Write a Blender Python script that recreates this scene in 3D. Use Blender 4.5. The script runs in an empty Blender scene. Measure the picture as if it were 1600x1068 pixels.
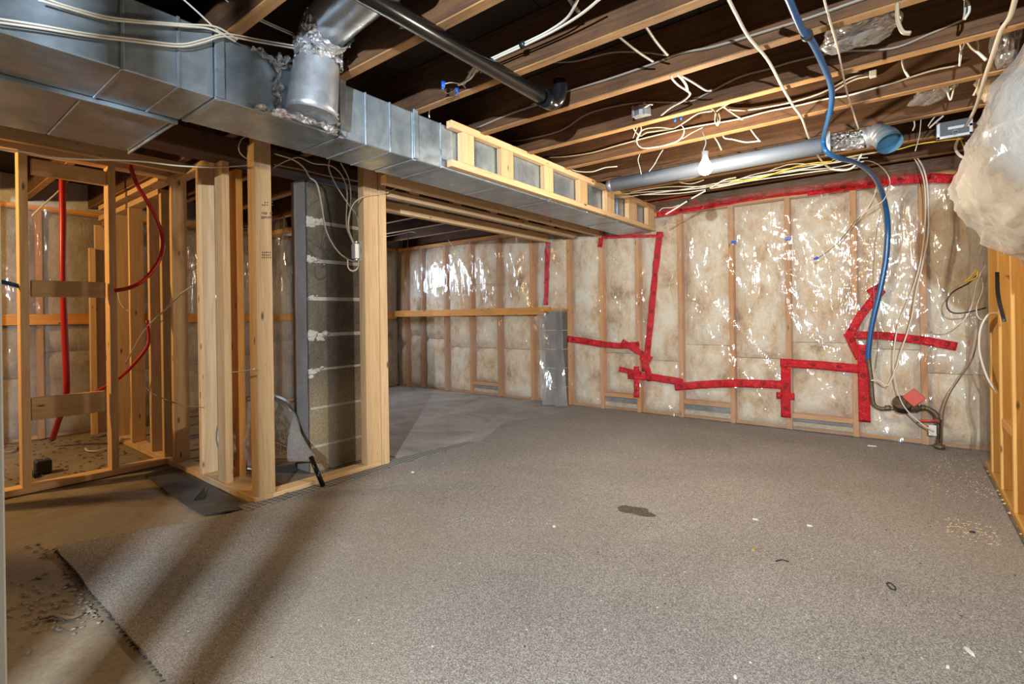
import bpy, bmesh, math, random
from mathutils import Vector, Matrix, noise
random.seed(7)
S = bpy.context.scene
COL = S.collection
PI = math.pi

# ------------------------------------------------------------------ camera
F_, YAW, CY, ROLL, CH = 783.2, .6611, 492.7, .0145, .95
cr, sr = math.cos(ROLL), math.sin(ROLL)
RV = Vector((math.cos(YAW), math.sin(YAW), 0)); FV = Vector((-math.sin(YAW), math.cos(YAW), 0)); UV = Vector((0, 0, 1))
cd = bpy.data.cameras.new('camera'); cam = bpy.data.objects.new('camera', cd); COL.objects.link(cam)
cd.sensor_width = 36; cd.lens = 36 * F_ / 1600; cd.shift_y = -(534 - CY) / 1600; cd.clip_start = .02
cx = RV * cr - UV * sr; cy_ = RV * sr + UV * cr; cz = -FV
M = Matrix((cx, cy_, cz)).transposed().to_4x4(); M.translation = Vector((0, 0, CH)); cam.matrix_world = M
S.camera = cam

# ------------------------------------------------------------------ colour management, world, lights
S.view_settings.view_transform = 'Standard'; S.view_settings.look = 'None'
S.view_settings.gamma = 1; S.view_settings.use_curve_mapping = False
S.view_settings.exposure = 0.76
w = bpy.data.worlds.new('world'); S.world = w; w.use_nodes = True
w.node_tree.nodes['Background'].inputs[0].default_value = (.75, .85, 1, 1)
w.node_tree.nodes['Background'].inputs[1].default_value = .05

def light(name, kind, loc, power, color, size=.1, target=None, size_y=None, spread=None):
    d = bpy.data.lights.new(name, kind); d.energy = power; d.color = color
    if kind == 'AREA':
        d.size = size
        if size_y: d.shape = 'RECTANGLE'; d.size_y = size_y
        if spread: d.spread = spread
    else: d.shadow_soft_size = size
    o = bpy.data.objects.new(name, d); COL.objects.link(o); o.location = loc
    if target: o.rotation_euler = (Vector(target) - Vector(loc)).to_track_quat('-Z', 'Y').to_euler()
    return o
WINL = (.26, -1.18, 1.45)
light('window_light', 'AREA', WINL, 150, (.74, .87, 1), .04, (-1.9, 1.9, .7), .04)
light('fill_light', 'AREA', (.0, -.7, 1.88), 3, (1, .95, .88), .8, (-.2, 3.0, .8))  # unseen soft fill added behind the camera, not a lamp of the room
light('hanging_bulb_light', 'POINT', (-.79, 2.62, 1.60), 50, (1, .86, .66), .035)
light('left_room_bulb', 'POINT', (-4.35, -.55, 1.72), 62, (1, .62, .22), .04)
light('far_room_daylight', 'AREA', (-5.38, 3.80, 1.5), 12, (.62, .78, 1), .4, (-3.0, 3.75, .7))
light('right_side_light', 'POINT', (.05, 1.9, .9), 1.2, (1, .68, .3), .08)  # weak warm point light on the right side, no bulb modelled

# ------------------------------------------------------------------ helpers
def ray(px, py):
    u, v = px - 800, py - CY
    u, v = u * cr - v * sr, u * sr + v * cr
    return FV + RV * (u / F_) - UV * (v / F_)
def on(px, py, ax, val):
    """point of the line of sight through pixel (px,py) that lies on the plane ax=val"""
    d = ray(px, py)
    t = val / d.x if ax == 'X' else val / d.y if ax == 'Y' else (val - CH) / d.z
    return Vector((d.x * t, d.y * t, CH + d.z * t))
def Yx(px, X, py=500): return on(px, py, 'X', X).y
def Xy(px, Y, py=500): return on(px, py, 'Y', Y).x

def empty(name, loc=(0, 0, 0), label=None, cat=None, group=None, kind=None):
    o = bpy.data.objects.new(name, None); COL.objects.link(o); o.location = loc
    return tag(o, label, cat, group, kind)
def tag(o, label=None, cat=None, group=None, kind=None):
    if label: o['label'] = label
    if cat: o['category'] = cat
    if group: o['group'] = group
    if kind: o['kind'] = kind
    return o
def obj(name, bm, mat, parent=None, smooth=False, label=None):
    me = bpy.data.meshes.new(name)
    if isinstance(bm, tuple): me.from_pydata(bm[0], [], bm[1])
    else: bm.to_mesh(me); bm.free()
    me.materials.append(mat)
    if smooth: me.polygons.foreach_set('use_smooth', [len(p.vertices) <= 4 for p in me.polygons])   # flat end caps
    o = bpy.data.objects.new(name, me); COL.objects.link(o)
    if parent:
        o.parent = parent
        l = Vector(parent.location)
        o.matrix_parent_inverse = Matrix.Translation(-l)
    if label: o['label'] = label
    return o
def vbox(bm, x0, x1, y0, y1, z0, z1, bev=.002):
    r = bmesh.ops.create_cube(bm, size=1)
    for v in r['verts']:
        v.co = Vector((x0 if v.co.x < 0 else x1, y0 if v.co.y < 0 else y1, z0 if v.co.z < 0 else z1))
    if bev:
        es = set(e for v in r['verts'] for e in v.link_edges)
        bmesh.ops.bevel(bm, geom=list(es), offset=bev, segments=1, affect='EDGES')
def box(name, x0, x1, y0, y1, z0, z1, mat, parent=None, bev=.002, label=None):
    if x0 > x1: x0, x1 = x1, x0
    if y0 > y1: y0, y1 = y1, y0
    bm = bmesh.new(); vbox(bm, x0, x1, y0, y1, z0, z1, bev)
    return obj(name, bm, mat, parent, label=label)
def spline(pts, n=6):
    out = []
    P = [Vector(p) for p in pts]
    if len(P) == 2: return P
    P = [P[0] * 2 - P[1]] + P + [P[-1] * 2 - P[-2]]
    for i in range(1, len(P) - 2):
        a, b, c, d = P[i - 1:i + 3]
        for k in range(n):
            t = k / n
            out.append(.5 * ((2 * b) + (c - a) * t + (2 * a - 5 * b + 4 * c - d) * t * t + (3 * b - a - 3 * c + d) * t ** 3))
    out.append(P[-2]); return out
def tube_geo(pts, r, sides=8, cap=True, flat=1.0, rf=None):
    """swept tube; flat<1 squashes it; rf(i/n) scales the radius"""
    V, Fc = [], []
    n = len(pts); up = Vector((0, 0, 1)); prev = None
    for i, p in enumerate(pts):
        t = (pts[min(i + 1, n - 1)] - pts[max(i - 1, 0)])
        if t.length < 1e-9: t = Vector((0, 1, 0))
        t.normalize()
        if prev is None:
            a = t.cross(up)
            if a.length < .1: a = t.cross(Vector((1, 0, 0)))
        else: a = prev - t * prev.dot(t)
        a.normalize(); prev = a; b = t.cross(a)
        rr = r * (rf(i / max(1, n - 1)) if rf else 1)
        for k in range(sides):
            th = 2 * PI * k / sides
            V.append(p + a * (rr * math.cos(th)) + b * (rr * flat * math.sin(th)))
    for i in range(n - 1):
        for k in range(sides):
            k2 = (k + 1) % sides
            Fc.append((i * sides + k, i * sides + k2, (i + 1) * sides + k2, (i + 1) * sides + k))
    if cap: Fc.append(tuple(range(sides - 1, -1, -1))); Fc.append(tuple((n - 1) * sides + k for k in range(sides)))
    return V, Fc
def tube(name, pts, r, mat, parent=None, sides=8, n=6, cap=True, flat=1.0, rf=None, label=None):
    return obj(name, tube_geo(spline(pts, n), r, sides, cap, flat, rf), mat, parent, smooth=True, label=label)
def merge(geos):
    V, Fc = [], []
    for v, f in geos:
        o = len(V); V += list(v); Fc += [tuple(i + o for i in q) for q in f]
    return V, Fc
def P(spec, ax=None, val=None):
    """list of (px,py[,ax,val]) -> points; the plane carries over until it is changed"""
    out = []
    for s in spec:
        if len(s) == 4: ax, val = s[2], s[3]
        out.append(on(s[0], s[1], ax, val))
    return out

# ------------------------------------------------------------------ materials
def newmat(name):
    m = bpy.data.materials.new(name); m.use_nodes = True
    nt = m.node_tree; b = nt.nodes['Principled BSDF']
    return m, nt, b
def N(nt, t, **k):
    n = nt.nodes.new(t)
    for a, v in k.items():
        if a.startswith('i_'): n.inputs[a[2:].replace('_', ' ')].default_value = v
        else: setattr(n, a, v)
    return n
def L(nt, a, b): nt.links.new(a, b)
def coords(nt, scale=(1, 1, 1), rand=0.0):
    tc = N(nt, 'ShaderNodeTexCoord'); mp = N(nt, 'ShaderNodeMapping'); mp.inputs['Scale'].default_value = scale
    L(nt, tc.outputs['Object'], mp.inputs['Vector'])
    if rand:
        oi = N(nt, 'ShaderNodeObjectInfo'); ml = N(nt, 'ShaderNodeMath', operation='MULTIPLY'); ml.inputs[1].default_value = rand
        L(nt, oi.outputs['Random'], ml.inputs[0]); L(nt, ml.outputs[0], mp.inputs['Location'])
    return mp.outputs[0]
def nz(nt, vec, scale, detail=4, rough=.6, dist=0):
    n = N(nt, 'ShaderNodeTexNoise'); n.inputs['Scale'].default_value = scale; n.inputs['Detail'].default_value = detail
    n.inputs['Roughness'].default_value = rough; n.inputs['Distortion'].default_value = dist
    L(nt, vec, n.inputs['Vector']); return n.outputs['Fac']
def ramp(nt, fac, stops):
    r = N(nt, 'ShaderNodeValToRGB'); e = r.color_ramp.elements
    while len(e) < len(stops): e.new(.5)
    for i, (p, c) in enumerate(stops): e[i].position = p; e[i].color = (*c, 1) if len(c) == 3 else c
    L(nt, fac, r.inputs[0]); return r.outputs[0]
def mix(nt, fac, a, b, mode='MIX'):
    m = N(nt, 'ShaderNodeMix', data_type='RGBA', blend_type=mode)
    for s, x in ((0, fac), (6, a), (7, b)):
        if isinstance(x, (int, float)): m.inputs[s].default_value = x
        elif isinstance(x, tuple): m.inputs[s].default_value = (*x, 1)
        else: L(nt, x, m.inputs[s])
    return m.outputs[2]
def bump(nt, h, strength, dist=.01, b=None):
    n = N(nt, 'ShaderNodeBump'); n.inputs['Strength'].default_value = strength; n.inputs['Distance'].default_value = dist
    L(nt, h, n.inputs['Height'])
    if b is not None: L(nt, n.outputs[0], b.inputs['Normal'])
    return n.outputs[0]

def wood(name, c1, c2, ax='Z', rough=.7, knots=True, dirt=0):
    m, nt, b = newmat(name)
    sc = {'X': (1.2, 22, 22), 'Y': (22, 1.2, 22), 'Z': (22, 22, 1.2)}[ax]
    v = coords(nt, sc, 37); g = nz(nt, v, 1.6, 6, .65, 1.5)
    col = ramp(nt, g, [(.3, c2), (.62, c1)])
    if knots:
        s2 = {'X': (3, 9, 9), 'Y': (9, 3, 9), 'Z': (9, 9, 3)}[ax]
        vo = N(nt, 'ShaderNodeTexVoronoi'); vo.inputs['Scale'].default_value = 1.5; L(nt, coords(nt, s2, 19), vo.inputs['Vector'])
        k = ramp(nt, vo.outputs['Distance'], [(.06, (1, 1, 1)), (.125, (0, 0, 0))])
        col = mix(nt, k, col, tuple(x * .28 for x in c2))
    oi = N(nt, 'ShaderNodeObjectInfo'); t = ramp(nt, oi.outputs['Random'], [(0, (.8, .77, .72)), (1, (1.08, 1.04, 1.0))])
    col = mix(nt, 1.0, col, t, 'MULTIPLY')
    if dirt:
        dn = nz(nt, coords(nt, (1, 1, 1)), 2.5, 5, .7); dk = ramp(nt, dn, [(.4, (1, 1, 1)), (.75, (.45, .4, .36))])
        col = mix(nt, dirt, col, dk, 'MULTIPLY')
    L(nt, col, b.inputs['Base Color']); b.inputs['Roughness'].default_value = rough
    bump(nt, g, .25, .004, b); return m
PINE = {a: wood('pine_' + a, (.76, .52, .285), (.58, .36, .17), a) for a in 'XYZ'}
OAKY = {a: wood('yellow_pine_' + a, (.72, .42, .12), (.56, .29, .07), a) for a in 'XYZ'}
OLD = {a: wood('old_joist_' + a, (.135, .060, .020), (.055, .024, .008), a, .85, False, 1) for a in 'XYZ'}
OLD_LIT = wood('old_joist_edge_X', (.46, .25, .095), (.27, .14, .05), 'X', .85, False, 1)  # light on the joist undersides is put into this paler colour
DIM = {a: wood('aged_stud_' + a, (.68, .31, .065), (.47, .195, .035), a, .75) for a in 'XYZ'}

def simple(name, col, rough=.5, metal=0, bumpn=None, var=None):
    m, nt, b = newmat(name)
    b.inputs['Base Color'].default_value = (*col, 1); b.inputs['Roughness'].default_value = rough; b.inputs['Metallic'].default_value = metal
    if var:
        c = ramp(nt, nz(nt, coords(nt), var[0], 5), [(.3, tuple(x * var[1] for x in col)), (.7, col)]); L(nt, c, b.inputs['Base Color'])
    if bumpn: bump(nt, nz(nt, coords(nt), bumpn[0], 4), bumpn[1], .01, b)
    return m
CABLE = simple('white_cable', (.62, .56, .45), .45)
CABLE_G = simple('grey_cable', (.26, .22, .17), .55)
CABLE_Y = simple('yellow_cable', (.75, .52, .02), .45)
CABLE_K = simple('black_cable', (.012, .012, .013), .4)
BARE = simple('stripped_conductors', (.12, .07, .04), .5)
RED_PEX = simple('red_pipe', (.42, .012, .014), .35)
BLUE_PEX = simple('blue_pipe', (.012, .085, .23), .28)
BLUE_NUT = simple('blue_connector', (.01, .10, .55), .4)
BLACK_ABS = simple('black_drain_pipe', (.008, .008, .009), .22); BLACK_ABS.node_tree.nodes['Principled BSDF'].inputs['Specular IOR Level'].default_value = .3
WHITE = simple('white_paint', (.62, .62, .55), .5)
BRASS = simple('aged_brass', (.22, .16, .10), .5, .6, (60, .4), (30, .5))
METER_RED = simple('red_plastic', (.55, .06, .03), .4)
DARKP = simple('dark_plastic', (.015, .015, .017), .45)
SHEETDK = simple('dark_sheet', (.075, .08, .085), .55, 0, (14, .5), (5, .55))
FLUFF = simple('insulation_fluff', (.42, .36, .29), .95, 0, (80, 1), (40, .5))
CHIP = simple('wood_chip', (.6, .42, .22), .8)
PAPER = simple('pale_scrap', (.6, .56, .48), .8)
STEEL = simple('box_steel', (.42, .43, .44), .42, .7, (40, .2), (20, .6))
WHITEM = simple('white_metal_box', (.62, .62, .6), .4, .2)

def galv(name, tint=(.50, .59, .66), rough=.3):
    m, nt, b = newmat(name)
    v = coords(nt, (1, 1, 1), 9)
    a = nz(nt, v, 5, 6, .7, 1.2); c = ramp(nt, a, [(.28, tuple(x * .55 for x in tint)), (.75, tint)])
    L(nt, c, b.inputs['Base Color']); b.inputs['Metallic'].default_value = .72
    r = ramp(nt, nz(nt, v, 9, 5, .7), [(.3, (rough * .8,) * 3), (.7, (rough * 1.45,) * 3)]); L(nt, r, b.inputs['Roughness'])
    bump(nt, nz(nt, v, 4.5, 3), .22, .03, b); return m
GALV = galv('galvanised_duct'); GALV2 = galv('galvanised_pipe', (.66, .68, .70), .3)
def foil():
    m, nt, b = newmat('crinkled_foil')
    b.inputs['Metallic'].default_value = 1; b.inputs['Base Color'].default_value = (.86, .85, .84, 1); b.inputs['Roughness'].default_value = .16
    vo = N(nt, 'ShaderNodeTexVoronoi'); vo.inputs['Scale'].default_value = 60; L(nt, coords(nt), vo.inputs['Vector'])
    s = N(nt, 'ShaderNodeMath', operation='ADD'); L(nt, vo.outputs['Distance'], s.inputs[0]); L(nt, nz(nt, coords(nt), 45, 5, .7), s.inputs[1])
    bump(nt, s.outputs[0], 1, .02, b); return m
FOIL = foil()

def plastic(name, opac=.13, tint=(.86, .82, .74), gloss=.055, bs=(5.5, 13), bstr=1.0, rough=.12, bd=.018, stretch=(1.5, 1.5, .32), rot=.5):
    """thin clear polythene: mostly see-through, a little milky, glossy wrinkles"""
    m = bpy.data.materials.new(name); m.use_nodes = True; nt = m.node_tree; nt.nodes.clear()
    out = N(nt, 'ShaderNodeOutputMaterial')
    tr = N(nt, 'ShaderNodeBsdfTransparent'); tr.inputs[0].default_value = (.93, .92, .9, 1)
    df = N(nt, 'ShaderNodeBsdfDiffuse'); df.inputs[0].default_value = (*tint, 1)
    gl = N(nt, 'ShaderNodeBsdfGlossy'); gl.inputs['Roughness'].default_value = rough; gl.inputs[0].default_value = (.95, .95, .95, 1)
    v0 = coords(nt); mr = N(nt, 'ShaderNodeMapping'); mr.inputs['Rotation'].default_value = (0, rot, 0); mr.inputs['Scale'].default_value = stretch; L(nt, v0, mr.inputs[0])
    ml_ = N(nt, 'ShaderNodeMapping'); ml_.inputs['Rotation'].default_value = (0, -rot * 1.4, .3); ml_.inputs['Scale'].default_value = stretch; L(nt, v0, ml_.inputs[0])
    n1 = nz(nt, mr.outputs[0], bs[0], 2, .5, 1.0); n2 = nz(nt, ml_.outputs[0], bs[1], 2, .5, .6)
    ad = N(nt, 'ShaderNodeMath', operation='MULTIPLY_ADD'); ad.inputs[1].default_value = .35; L(nt, n2, ad.inputs[0]); L(nt, n1, ad.inputs[2])
    bn = bump(nt, ad.outputs[0], bstr, bd); L(nt, bn, gl.inputs['Normal'])
    f = ramp(nt, nz(nt, coords(nt), 2.2, 5, .6), [(.3, (opac * .6,) * 3), (.75, (opac * 1.7,) * 3)])
    m1 = N(nt, 'ShaderNodeMixShader'); L(nt, f, m1.inputs[0]); L(nt, tr.outputs[0], m1.inputs[1]); L(nt, df.outputs[0], m1.inputs[2])
    m2 = N(nt, 'ShaderNodeMixShader'); m2.inputs[0].default_value = gloss
    L(nt, m1.outputs[0], m2.inputs[1]); L(nt, gl.outputs[0], m2.inputs[2]); L(nt, m2.outputs[0], out.inputs[0]); return m
POLY = plastic('clear_polythene'); POLY2 = plastic('cloudy_polythene', .16, (.62, .56, .50), .08)
BAGM = plastic('bag_polythene', .34, (.74, .71, .66), .24, (6, 18), 1, .12, .007, (1.4, .5, 1), .9)
BAG2 = plastic('grey_bag_polythene', .34, (.36, .34, .32), .2, (5, 22), 1, .12, .012, (1, 1, 1), .6)

def insulation(name, c1, c2, c3):
    m, nt, b = newmat(name)
    v = coords(nt, (1.3, 1.3, .8), 5)
    a = nz(nt, v, 3.6, 9, .74, .25); col = ramp(nt, a, [(.33, c3), (.45, c2), (.58, c1)])
    f = nz(nt, v, 60, 4, .7); col = mix(nt, .35, col, ramp(nt, f, [(.3, (.55, .5, .45)), (.7, (1, 1, 1))]), 'MULTIPLY')
    L(nt, col, b.inputs['Base Color']); b.inputs['Roughness'].default_value = .95
    s = N(nt, 'ShaderNodeMath', operation='ADD'); L(nt, f, s.inputs[0]); L(nt, nz(nt, v, 12, 5, .6), s.inputs[1])
    bump(nt, s.outputs[0], .6, .02, b); return m
BATT = insulation('cream_batt', (.96, .88, .72), (.80, .58, .35), (.36, .20, .095))
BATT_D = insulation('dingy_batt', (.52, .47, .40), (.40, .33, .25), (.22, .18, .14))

def concrete(name, c1, c2, sc=2.0, speck=0, bs=.3):
    m, nt, b = newmat(name)
    v = coords(nt); a = nz(nt, v, sc, 7, .68, .6); col = ramp(nt, a, [(.3, c2), (.7, c1)])
    f = nz(nt, v, 90, 3, .7); col = mix(nt, .5, col, ramp(nt, f, [(.35, (.6, .58, .55)), (.65, (1.05, 1.05, 1.05))]), 'MULTIPLY')
    L(nt, col, b.inputs['Base Color']); b.inputs['Roughness'].default_value = .88
    bump(nt, a, bs, .02, b); return m
def pierblock():
    m, nt, b = newmat('stained_pier_block')
    v = coords(nt); a = nz(nt, v, 5, 7, .72, .6); col = ramp(nt, a, [(.3, (.10, .085, .068)), (.7, (.215, .185, .148))])
    sx = N(nt, 'ShaderNodeSeparateXYZ'); L(nt, v, sx.inputs[0]); ad = N(nt, 'ShaderNodeMath', operation='MULTIPLY_ADD'); ad.inputs[1].default_value = .35
    L(nt, a, ad.inputs[0]); L(nt, sx.outputs[2], ad.inputs[2])
    st = ramp(nt, ad.outputs[0], [(.55, (1, 1, 1)), (.85, (0, 0, 0))]); col = mix(nt, st, col, (.40, .32, .21))
    f = nz(nt, v, 120, 3, .7); col = mix(nt, .7, col, ramp(nt, f, [(.35, (.5, .48, .45)), (.65, (1.2, 1.2, 1.15))]), 'MULTIPLY')
    L(nt, col, b.inputs['Base Color']); b.inputs['Roughness'].default_value = .9; bump(nt, f, .7, .01, b); return m
PBLOCK = pierblock()
SLAB = concrete('stained_slab', (.33, .265, .185), (.17, .125, .08), 1.6)
SLAB2 = concrete('far_slab', (.46, .40, .34), (.22, .18, .145), 2.4)
BLOCK = concrete('grey_block', (.21, .185, .155), (.105, .09, .075), 5, 0, .6)
PARGE = concrete('parged_face', (.30, .28, .26), (.22, .20, .185), 3, 0, .15)
MORTAR = concrete('white_mortar', (.66, .64, .6), (.45, .42, .38), 8)
BWALL = concrete('foundation_block', (.30, .32, .35), (.13, .14, .16), 6)
FOAM = concrete('spray_foam', (.72, .62, .42), (.5, .42, .28), 20, 0, 1)
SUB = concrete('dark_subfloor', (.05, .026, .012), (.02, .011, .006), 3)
DIRT = concrete('loose_dirt', (.27, .19, .115), (.15, .10, .06), 12, 0, 1)

def carpet():
    m, nt, b = newmat('grey_carpet')
    v = coords(nt)
    f = nz(nt, v, 260, 2, .8); col = ramp(nt, f, [(.36, (.15, .125, .108)), (.5, (.31, .27, .238)), (.64, (.55, .495, .445))])
    f2 = nz(nt, v, 90, 3, .8); col = mix(nt, .5, col, ramp(nt, f2, [(.38, (.62, .60, .58)), (.62, (1.1, 1.1, 1.1))]), 'MULTIPLY')
    a = nz(nt, v, 1.1, 6, .6, .5); col = mix(nt, .8, col, ramp(nt, a, [(.3, (.78, .73, .67)), (.7, (1.12, 1.1, 1.06))]), 'MULTIPLY')
    st = nz(nt, v, .55, 3, .5); col = mix(nt, ramp(nt, st, [(.52, (0, 0, 0)), (.72, (.55, .55, .55))]), col, (.30, .22, .12))
    L(nt, col, b.inputs['Base Color']); b.inputs['Roughness'].default_value = .97
    bump(nt, f, .8, .01, b); return m
CARPET = carpet()
def padmat():
    m, nt, b = newmat('waffle_rubber')
    v = coords(nt, (45, 45, 45)); ch = N(nt, 'ShaderNodeTexChecker'); ch.inputs['Scale'].default_value = 1
    mp = N(nt, 'ShaderNodeMapping'); mp.inputs['Rotation'].default_value = (0, 0, .6); L(nt, v, mp.inputs[0]); L(nt, mp.outputs[0], ch.inputs[0])
    ch.inputs[1].default_value = (.27, .25, .22, 1); ch.inputs[2].default_value = (.11, .10, .09, 1)
    L(nt, ch.outputs[0], b.inputs['Base Color']); b.inputs['Roughness'].default_value = .8; bump(nt, ch.outputs[1], .8, .01, b); return m
PAD = padmat()
def tapemat():
    m, nt, b = newmat('red_sheathing_tape')
    tc = N(nt, 'ShaderNodeTexCoord')
    # dark round printed marks every 18 cm along the strip (UV x = metres along it)
    sx = N(nt, 'ShaderNodeSeparateXYZ'); L(nt, tc.outputs['UV'], sx.inputs[0])
    def mth(op, a, c=None):
        n = N(nt, 'ShaderNodeMath', operation=op)
        L(nt, a, n.inputs[0])
        if c is not None:
            if isinstance(c, float): n.inputs[1].default_value = c
            else: L(nt, c, n.inputs[1])
        return n.outputs[0]
    fx = mth('SUBTRACT', mth('MODULO', sx.outputs[0], .17), .06); fy = mth('SUBTRACT', sx.outputs[1], .034)
    d = mth('SQRT', mth('ADD', mth('MULTIPLY', fx, fx), mth('MULTIPLY', fy, fy)))
    disc = ramp(nt, d, [(0, (.15, .15, .15)), (.008, (1, 1, 1)), (.0155, (1, 1, 1)), (.018, (0, 0, 0))])
    n = nz(nt, coords(nt), 16, 4, .7)
    col = mix(nt, n, (.46, .006, .010), (.68, .012, .018)); k = N(nt, 'ShaderNodeMath', operation='MULTIPLY'); k.inputs[1].default_value = .75
    L(nt, disc, k.inputs[0]); col = mix(nt, k.outputs[0], col, (.12, .004, .006))
    L(nt, col, b.inputs['Base Color']); b.inputs['Roughness'].default_value = .22
    bump(nt, nz(nt, coords(nt), 38, 4, .6, 1.5), .8, .02, b); return m
TAPE = tapemat()
def glow(name, col, s):
    m, nt, b = newmat(name); b.inputs['Emission Color'].default_value = (*col, 1); b.inputs['Emission Strength'].default_value = s
    b.inputs['Base Color'].default_value = (1, 1, 1, 1); return m
BULB = glow('lit_bulb_glass', (1, .9, .72), 28)

H = 1.943      # underside of the joists
YW = 4.53      # face of the far wall's plastic
JY = [-.52, -.09, .34, .77, 1.20, 1.63, 2.06, 2.49, 2.92, 3.35, 3.78, 4.21]

# ------------------------------------------------------------------ floor
bm = bmesh.new(); vbox(bm, -5.75, 2.2, -3.2, 4.72, -.12, -.004, 0); fl = obj('floor', bm, SLAB); fl['kind'] = 'structure'
# paler slab of the far room, lapped over the stained one
def sheet(name, px, z, th, mat, parent=None, world=None, smooth=False):
    pts = [on(a, b, 'Z', z) for a, b in px] if px else [Vector((x, y, z)) for x, y in world]
    bm = bmesh.new(); vs = [bm.verts.new(p) for p in pts]; f = bm.faces.new(vs)
    if f.normal.z < 0: bmesh.ops.reverse_faces(bm, faces=[f])
    r = bmesh.ops.extrude_face_region(bm, geom=[f])
    for v in r['geom']:
        if isinstance(v, bmesh.types.BMVert): v.co.z -= th
    bmesh.ops.recalc_face_normals(bm, faces=bm.faces)
    return obj(name, bm, mat, parent)
o = sheet('concrete_patch', None, .0, .003, SLAB2, fl, [(-5.5, 2.2), (-2.0, 2.2), (-2.0, 4.6), (-5.5, 4.6)])
# carpet, with its wavy far-left edge
edge = [(-2.80, .475), (-2.72, .72), (-2.60, .93), (-2.56, 1.20), (-2.57, 1.6), (-2.58, 2.1), (-2.55, 2.62), (-2.50, 2.80),
        (-2.60, 3.05), (-2.74, 3.35), (-2.74, 3.55), (-2.62, 3.9), (-2.60, 4.25), (-2.55, 4.47)]
cw = [(.37, 4.47), (.365, -1.2), (-.6, -1.2), (-1.3, .47)] 
near = [(-1.53 - i * .127 + .0, .472 + .003 * math.sin(i * 1.9)) for i in range(1, 10)]
bm = bmesh.new()
pts = edge + cw + near
cp = sheet('carpet', None, .014, .013, CARPET, None, pts)
tag(cp, 'worn grey-brown cut pile carpet laid over the concrete floor, torn along its left edge', 'carpet')
# torn dark fringe along the near carpet edge (stuff)
geos = []
for i in range(150):
    x = -2.8 + random.random() * 1.4; a = random.uniform(-.5, .5); l = random.uniform(.004, .014)
    p = Vector((x, .472, .006)); geos.append(tube_geo([p, p + Vector((a * l, -l, random.uniform(-.002, .006)))], .002, 4))
fr = obj('carpet_fringe', merge(geos), simple('dark_fringe', (.07, .055, .04), .95), cp); fr['kind'] = 'stuff'
pad = sheet('waffle_underlay_strip', None, .0165, .004, PAD, None, [(-2.64, 1.13), (-2.53, 1.13), (-2.52, 1.6), (-2.53, 2.3), (-2.50, 2.78), (-2.57, 2.72), (-2.66, 2.1)])
tag(pad, 'strip of waffle-patterned rubber underlay showing along the bottom plate of the front partition', 'underlay')

# ------------------------------------------------------------------ ceiling
ce = empty('ceiling', (0, 0, H), kind='structure')
for i in range(17):
    x0 = -5.9 + i * .48
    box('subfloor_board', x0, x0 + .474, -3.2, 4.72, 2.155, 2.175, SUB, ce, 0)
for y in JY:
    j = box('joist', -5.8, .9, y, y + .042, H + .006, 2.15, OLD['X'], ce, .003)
    box('joist_edge', -5.8, .9, y - .0005, y + .0425, H, H + .0065, OLD_LIT, j, .002, label='paler underside edge of the joist, its lit look painted in')
# main beam the partitions hang under
box('beam', -3.06, -2.88, -2.5, 4.5, 1.835, H - .001, OLD['Y'], ce, .004)
# joists of the left room seen end on
for y in (-.9,):
    box('joist', -5.8, -3, y, y + .042, H, 2.15, OLD['X'], ce, .003)

# ------------------------------------------------------------------ insulated exterior walls
def wr(a, z, k=1.0, seed=0):
    """how far the plastic stands off its wall at (a along the wall, z up)"""
    d = .010 * noise.noise(Vector((a * 3.1 + seed, z * 2.2, 1.7)))
    def rid(p, e): return (1 - min(1, abs(noise.noise(p)) * 3.2)) ** e
    m1 = .5 + .5 * noise.noise(Vector((a * 1.3, z * 1.1, seed + 3)))
    d += .014 * rid(Vector((a * 4 + z * 1.8 + seed, z * 1.1 - a * .8, 4.2)), 3)
    d += .010 * rid(Vector((a * 8 - z * 3.5, z * 2.5 + a * 2, seed + 9)), 3) * m1
    d += .007 * rid(Vector((a * 7 + z * 11, z * 9 - a * 3, seed + 19)), 2) * (1 - m1)
    return max(0, .012 + d * k)
def wallpt(axis, face, out, a, z):  # out: distance towards the room
    return Vector((a, face - out, z)) if axis == 'Y' else Vector((face + out, a, z))
def plastic_sheet(axis, face, a0, a1, z0, z1, mat, parent=None, step=.022, name='plastic_sheet', k=1.0, seed=0, base=.004):
    na, nzn = max(2, int((a1 - a0) / step)), max(2, int((z1 - z0) / step))
    V, Fc = [], []
    for i in range(na + 1):
        a = a0 + (a1 - a0) * i / na
        for j in range(nzn + 1):
            z = z0 + (z1 - z0) * j / nzn
            V.append(wallpt(axis, face, wr(a, z, k, seed) + base, a, z))
    for i in range(na):
        for j in range(nzn):
            q = i * (nzn + 1) + j; Fc.append((q, q + 1, q + nzn + 2, q + nzn + 1))
    return obj(name, (V, Fc), mat, parent, smooth=True)
def batt(axis, face, a0, a1, z0, z1, mat, parent):
    na, nzn = 10, max(6, int((z1 - z0) / .05)); V, Fc = [], []
    s = random.random() * 50
    for i in range(na + 1):
        u = i / na
        for j in range(nzn + 1):
            w_ = j / nzn; a = a0 + (a1 - a0) * u; z = z0 + (z1 - z0) * w_
            e = (1 - abs(2 * u - 1) ** 4) * (1 - abs(2 * w_ - 1) ** 16)
            d = -.075 + .072 * e + .014 * noise.noise(Vector((a * 9, z * 7, s))) * e - .03 * max(0, noise.noise(Vector((a * 4, z * 5, s + 7)))) * e
            V.append(wallpt(axis, face, min(d, .002), a, z))
    for i in range(na):
        for j in range(nzn):
            q = i * (nzn + 1) + j; Fc.append((q, q + 1, q + nzn + 2, q + nzn + 1))
    return obj('insulation_batt', (V, Fc), mat, parent, smooth=True)
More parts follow.
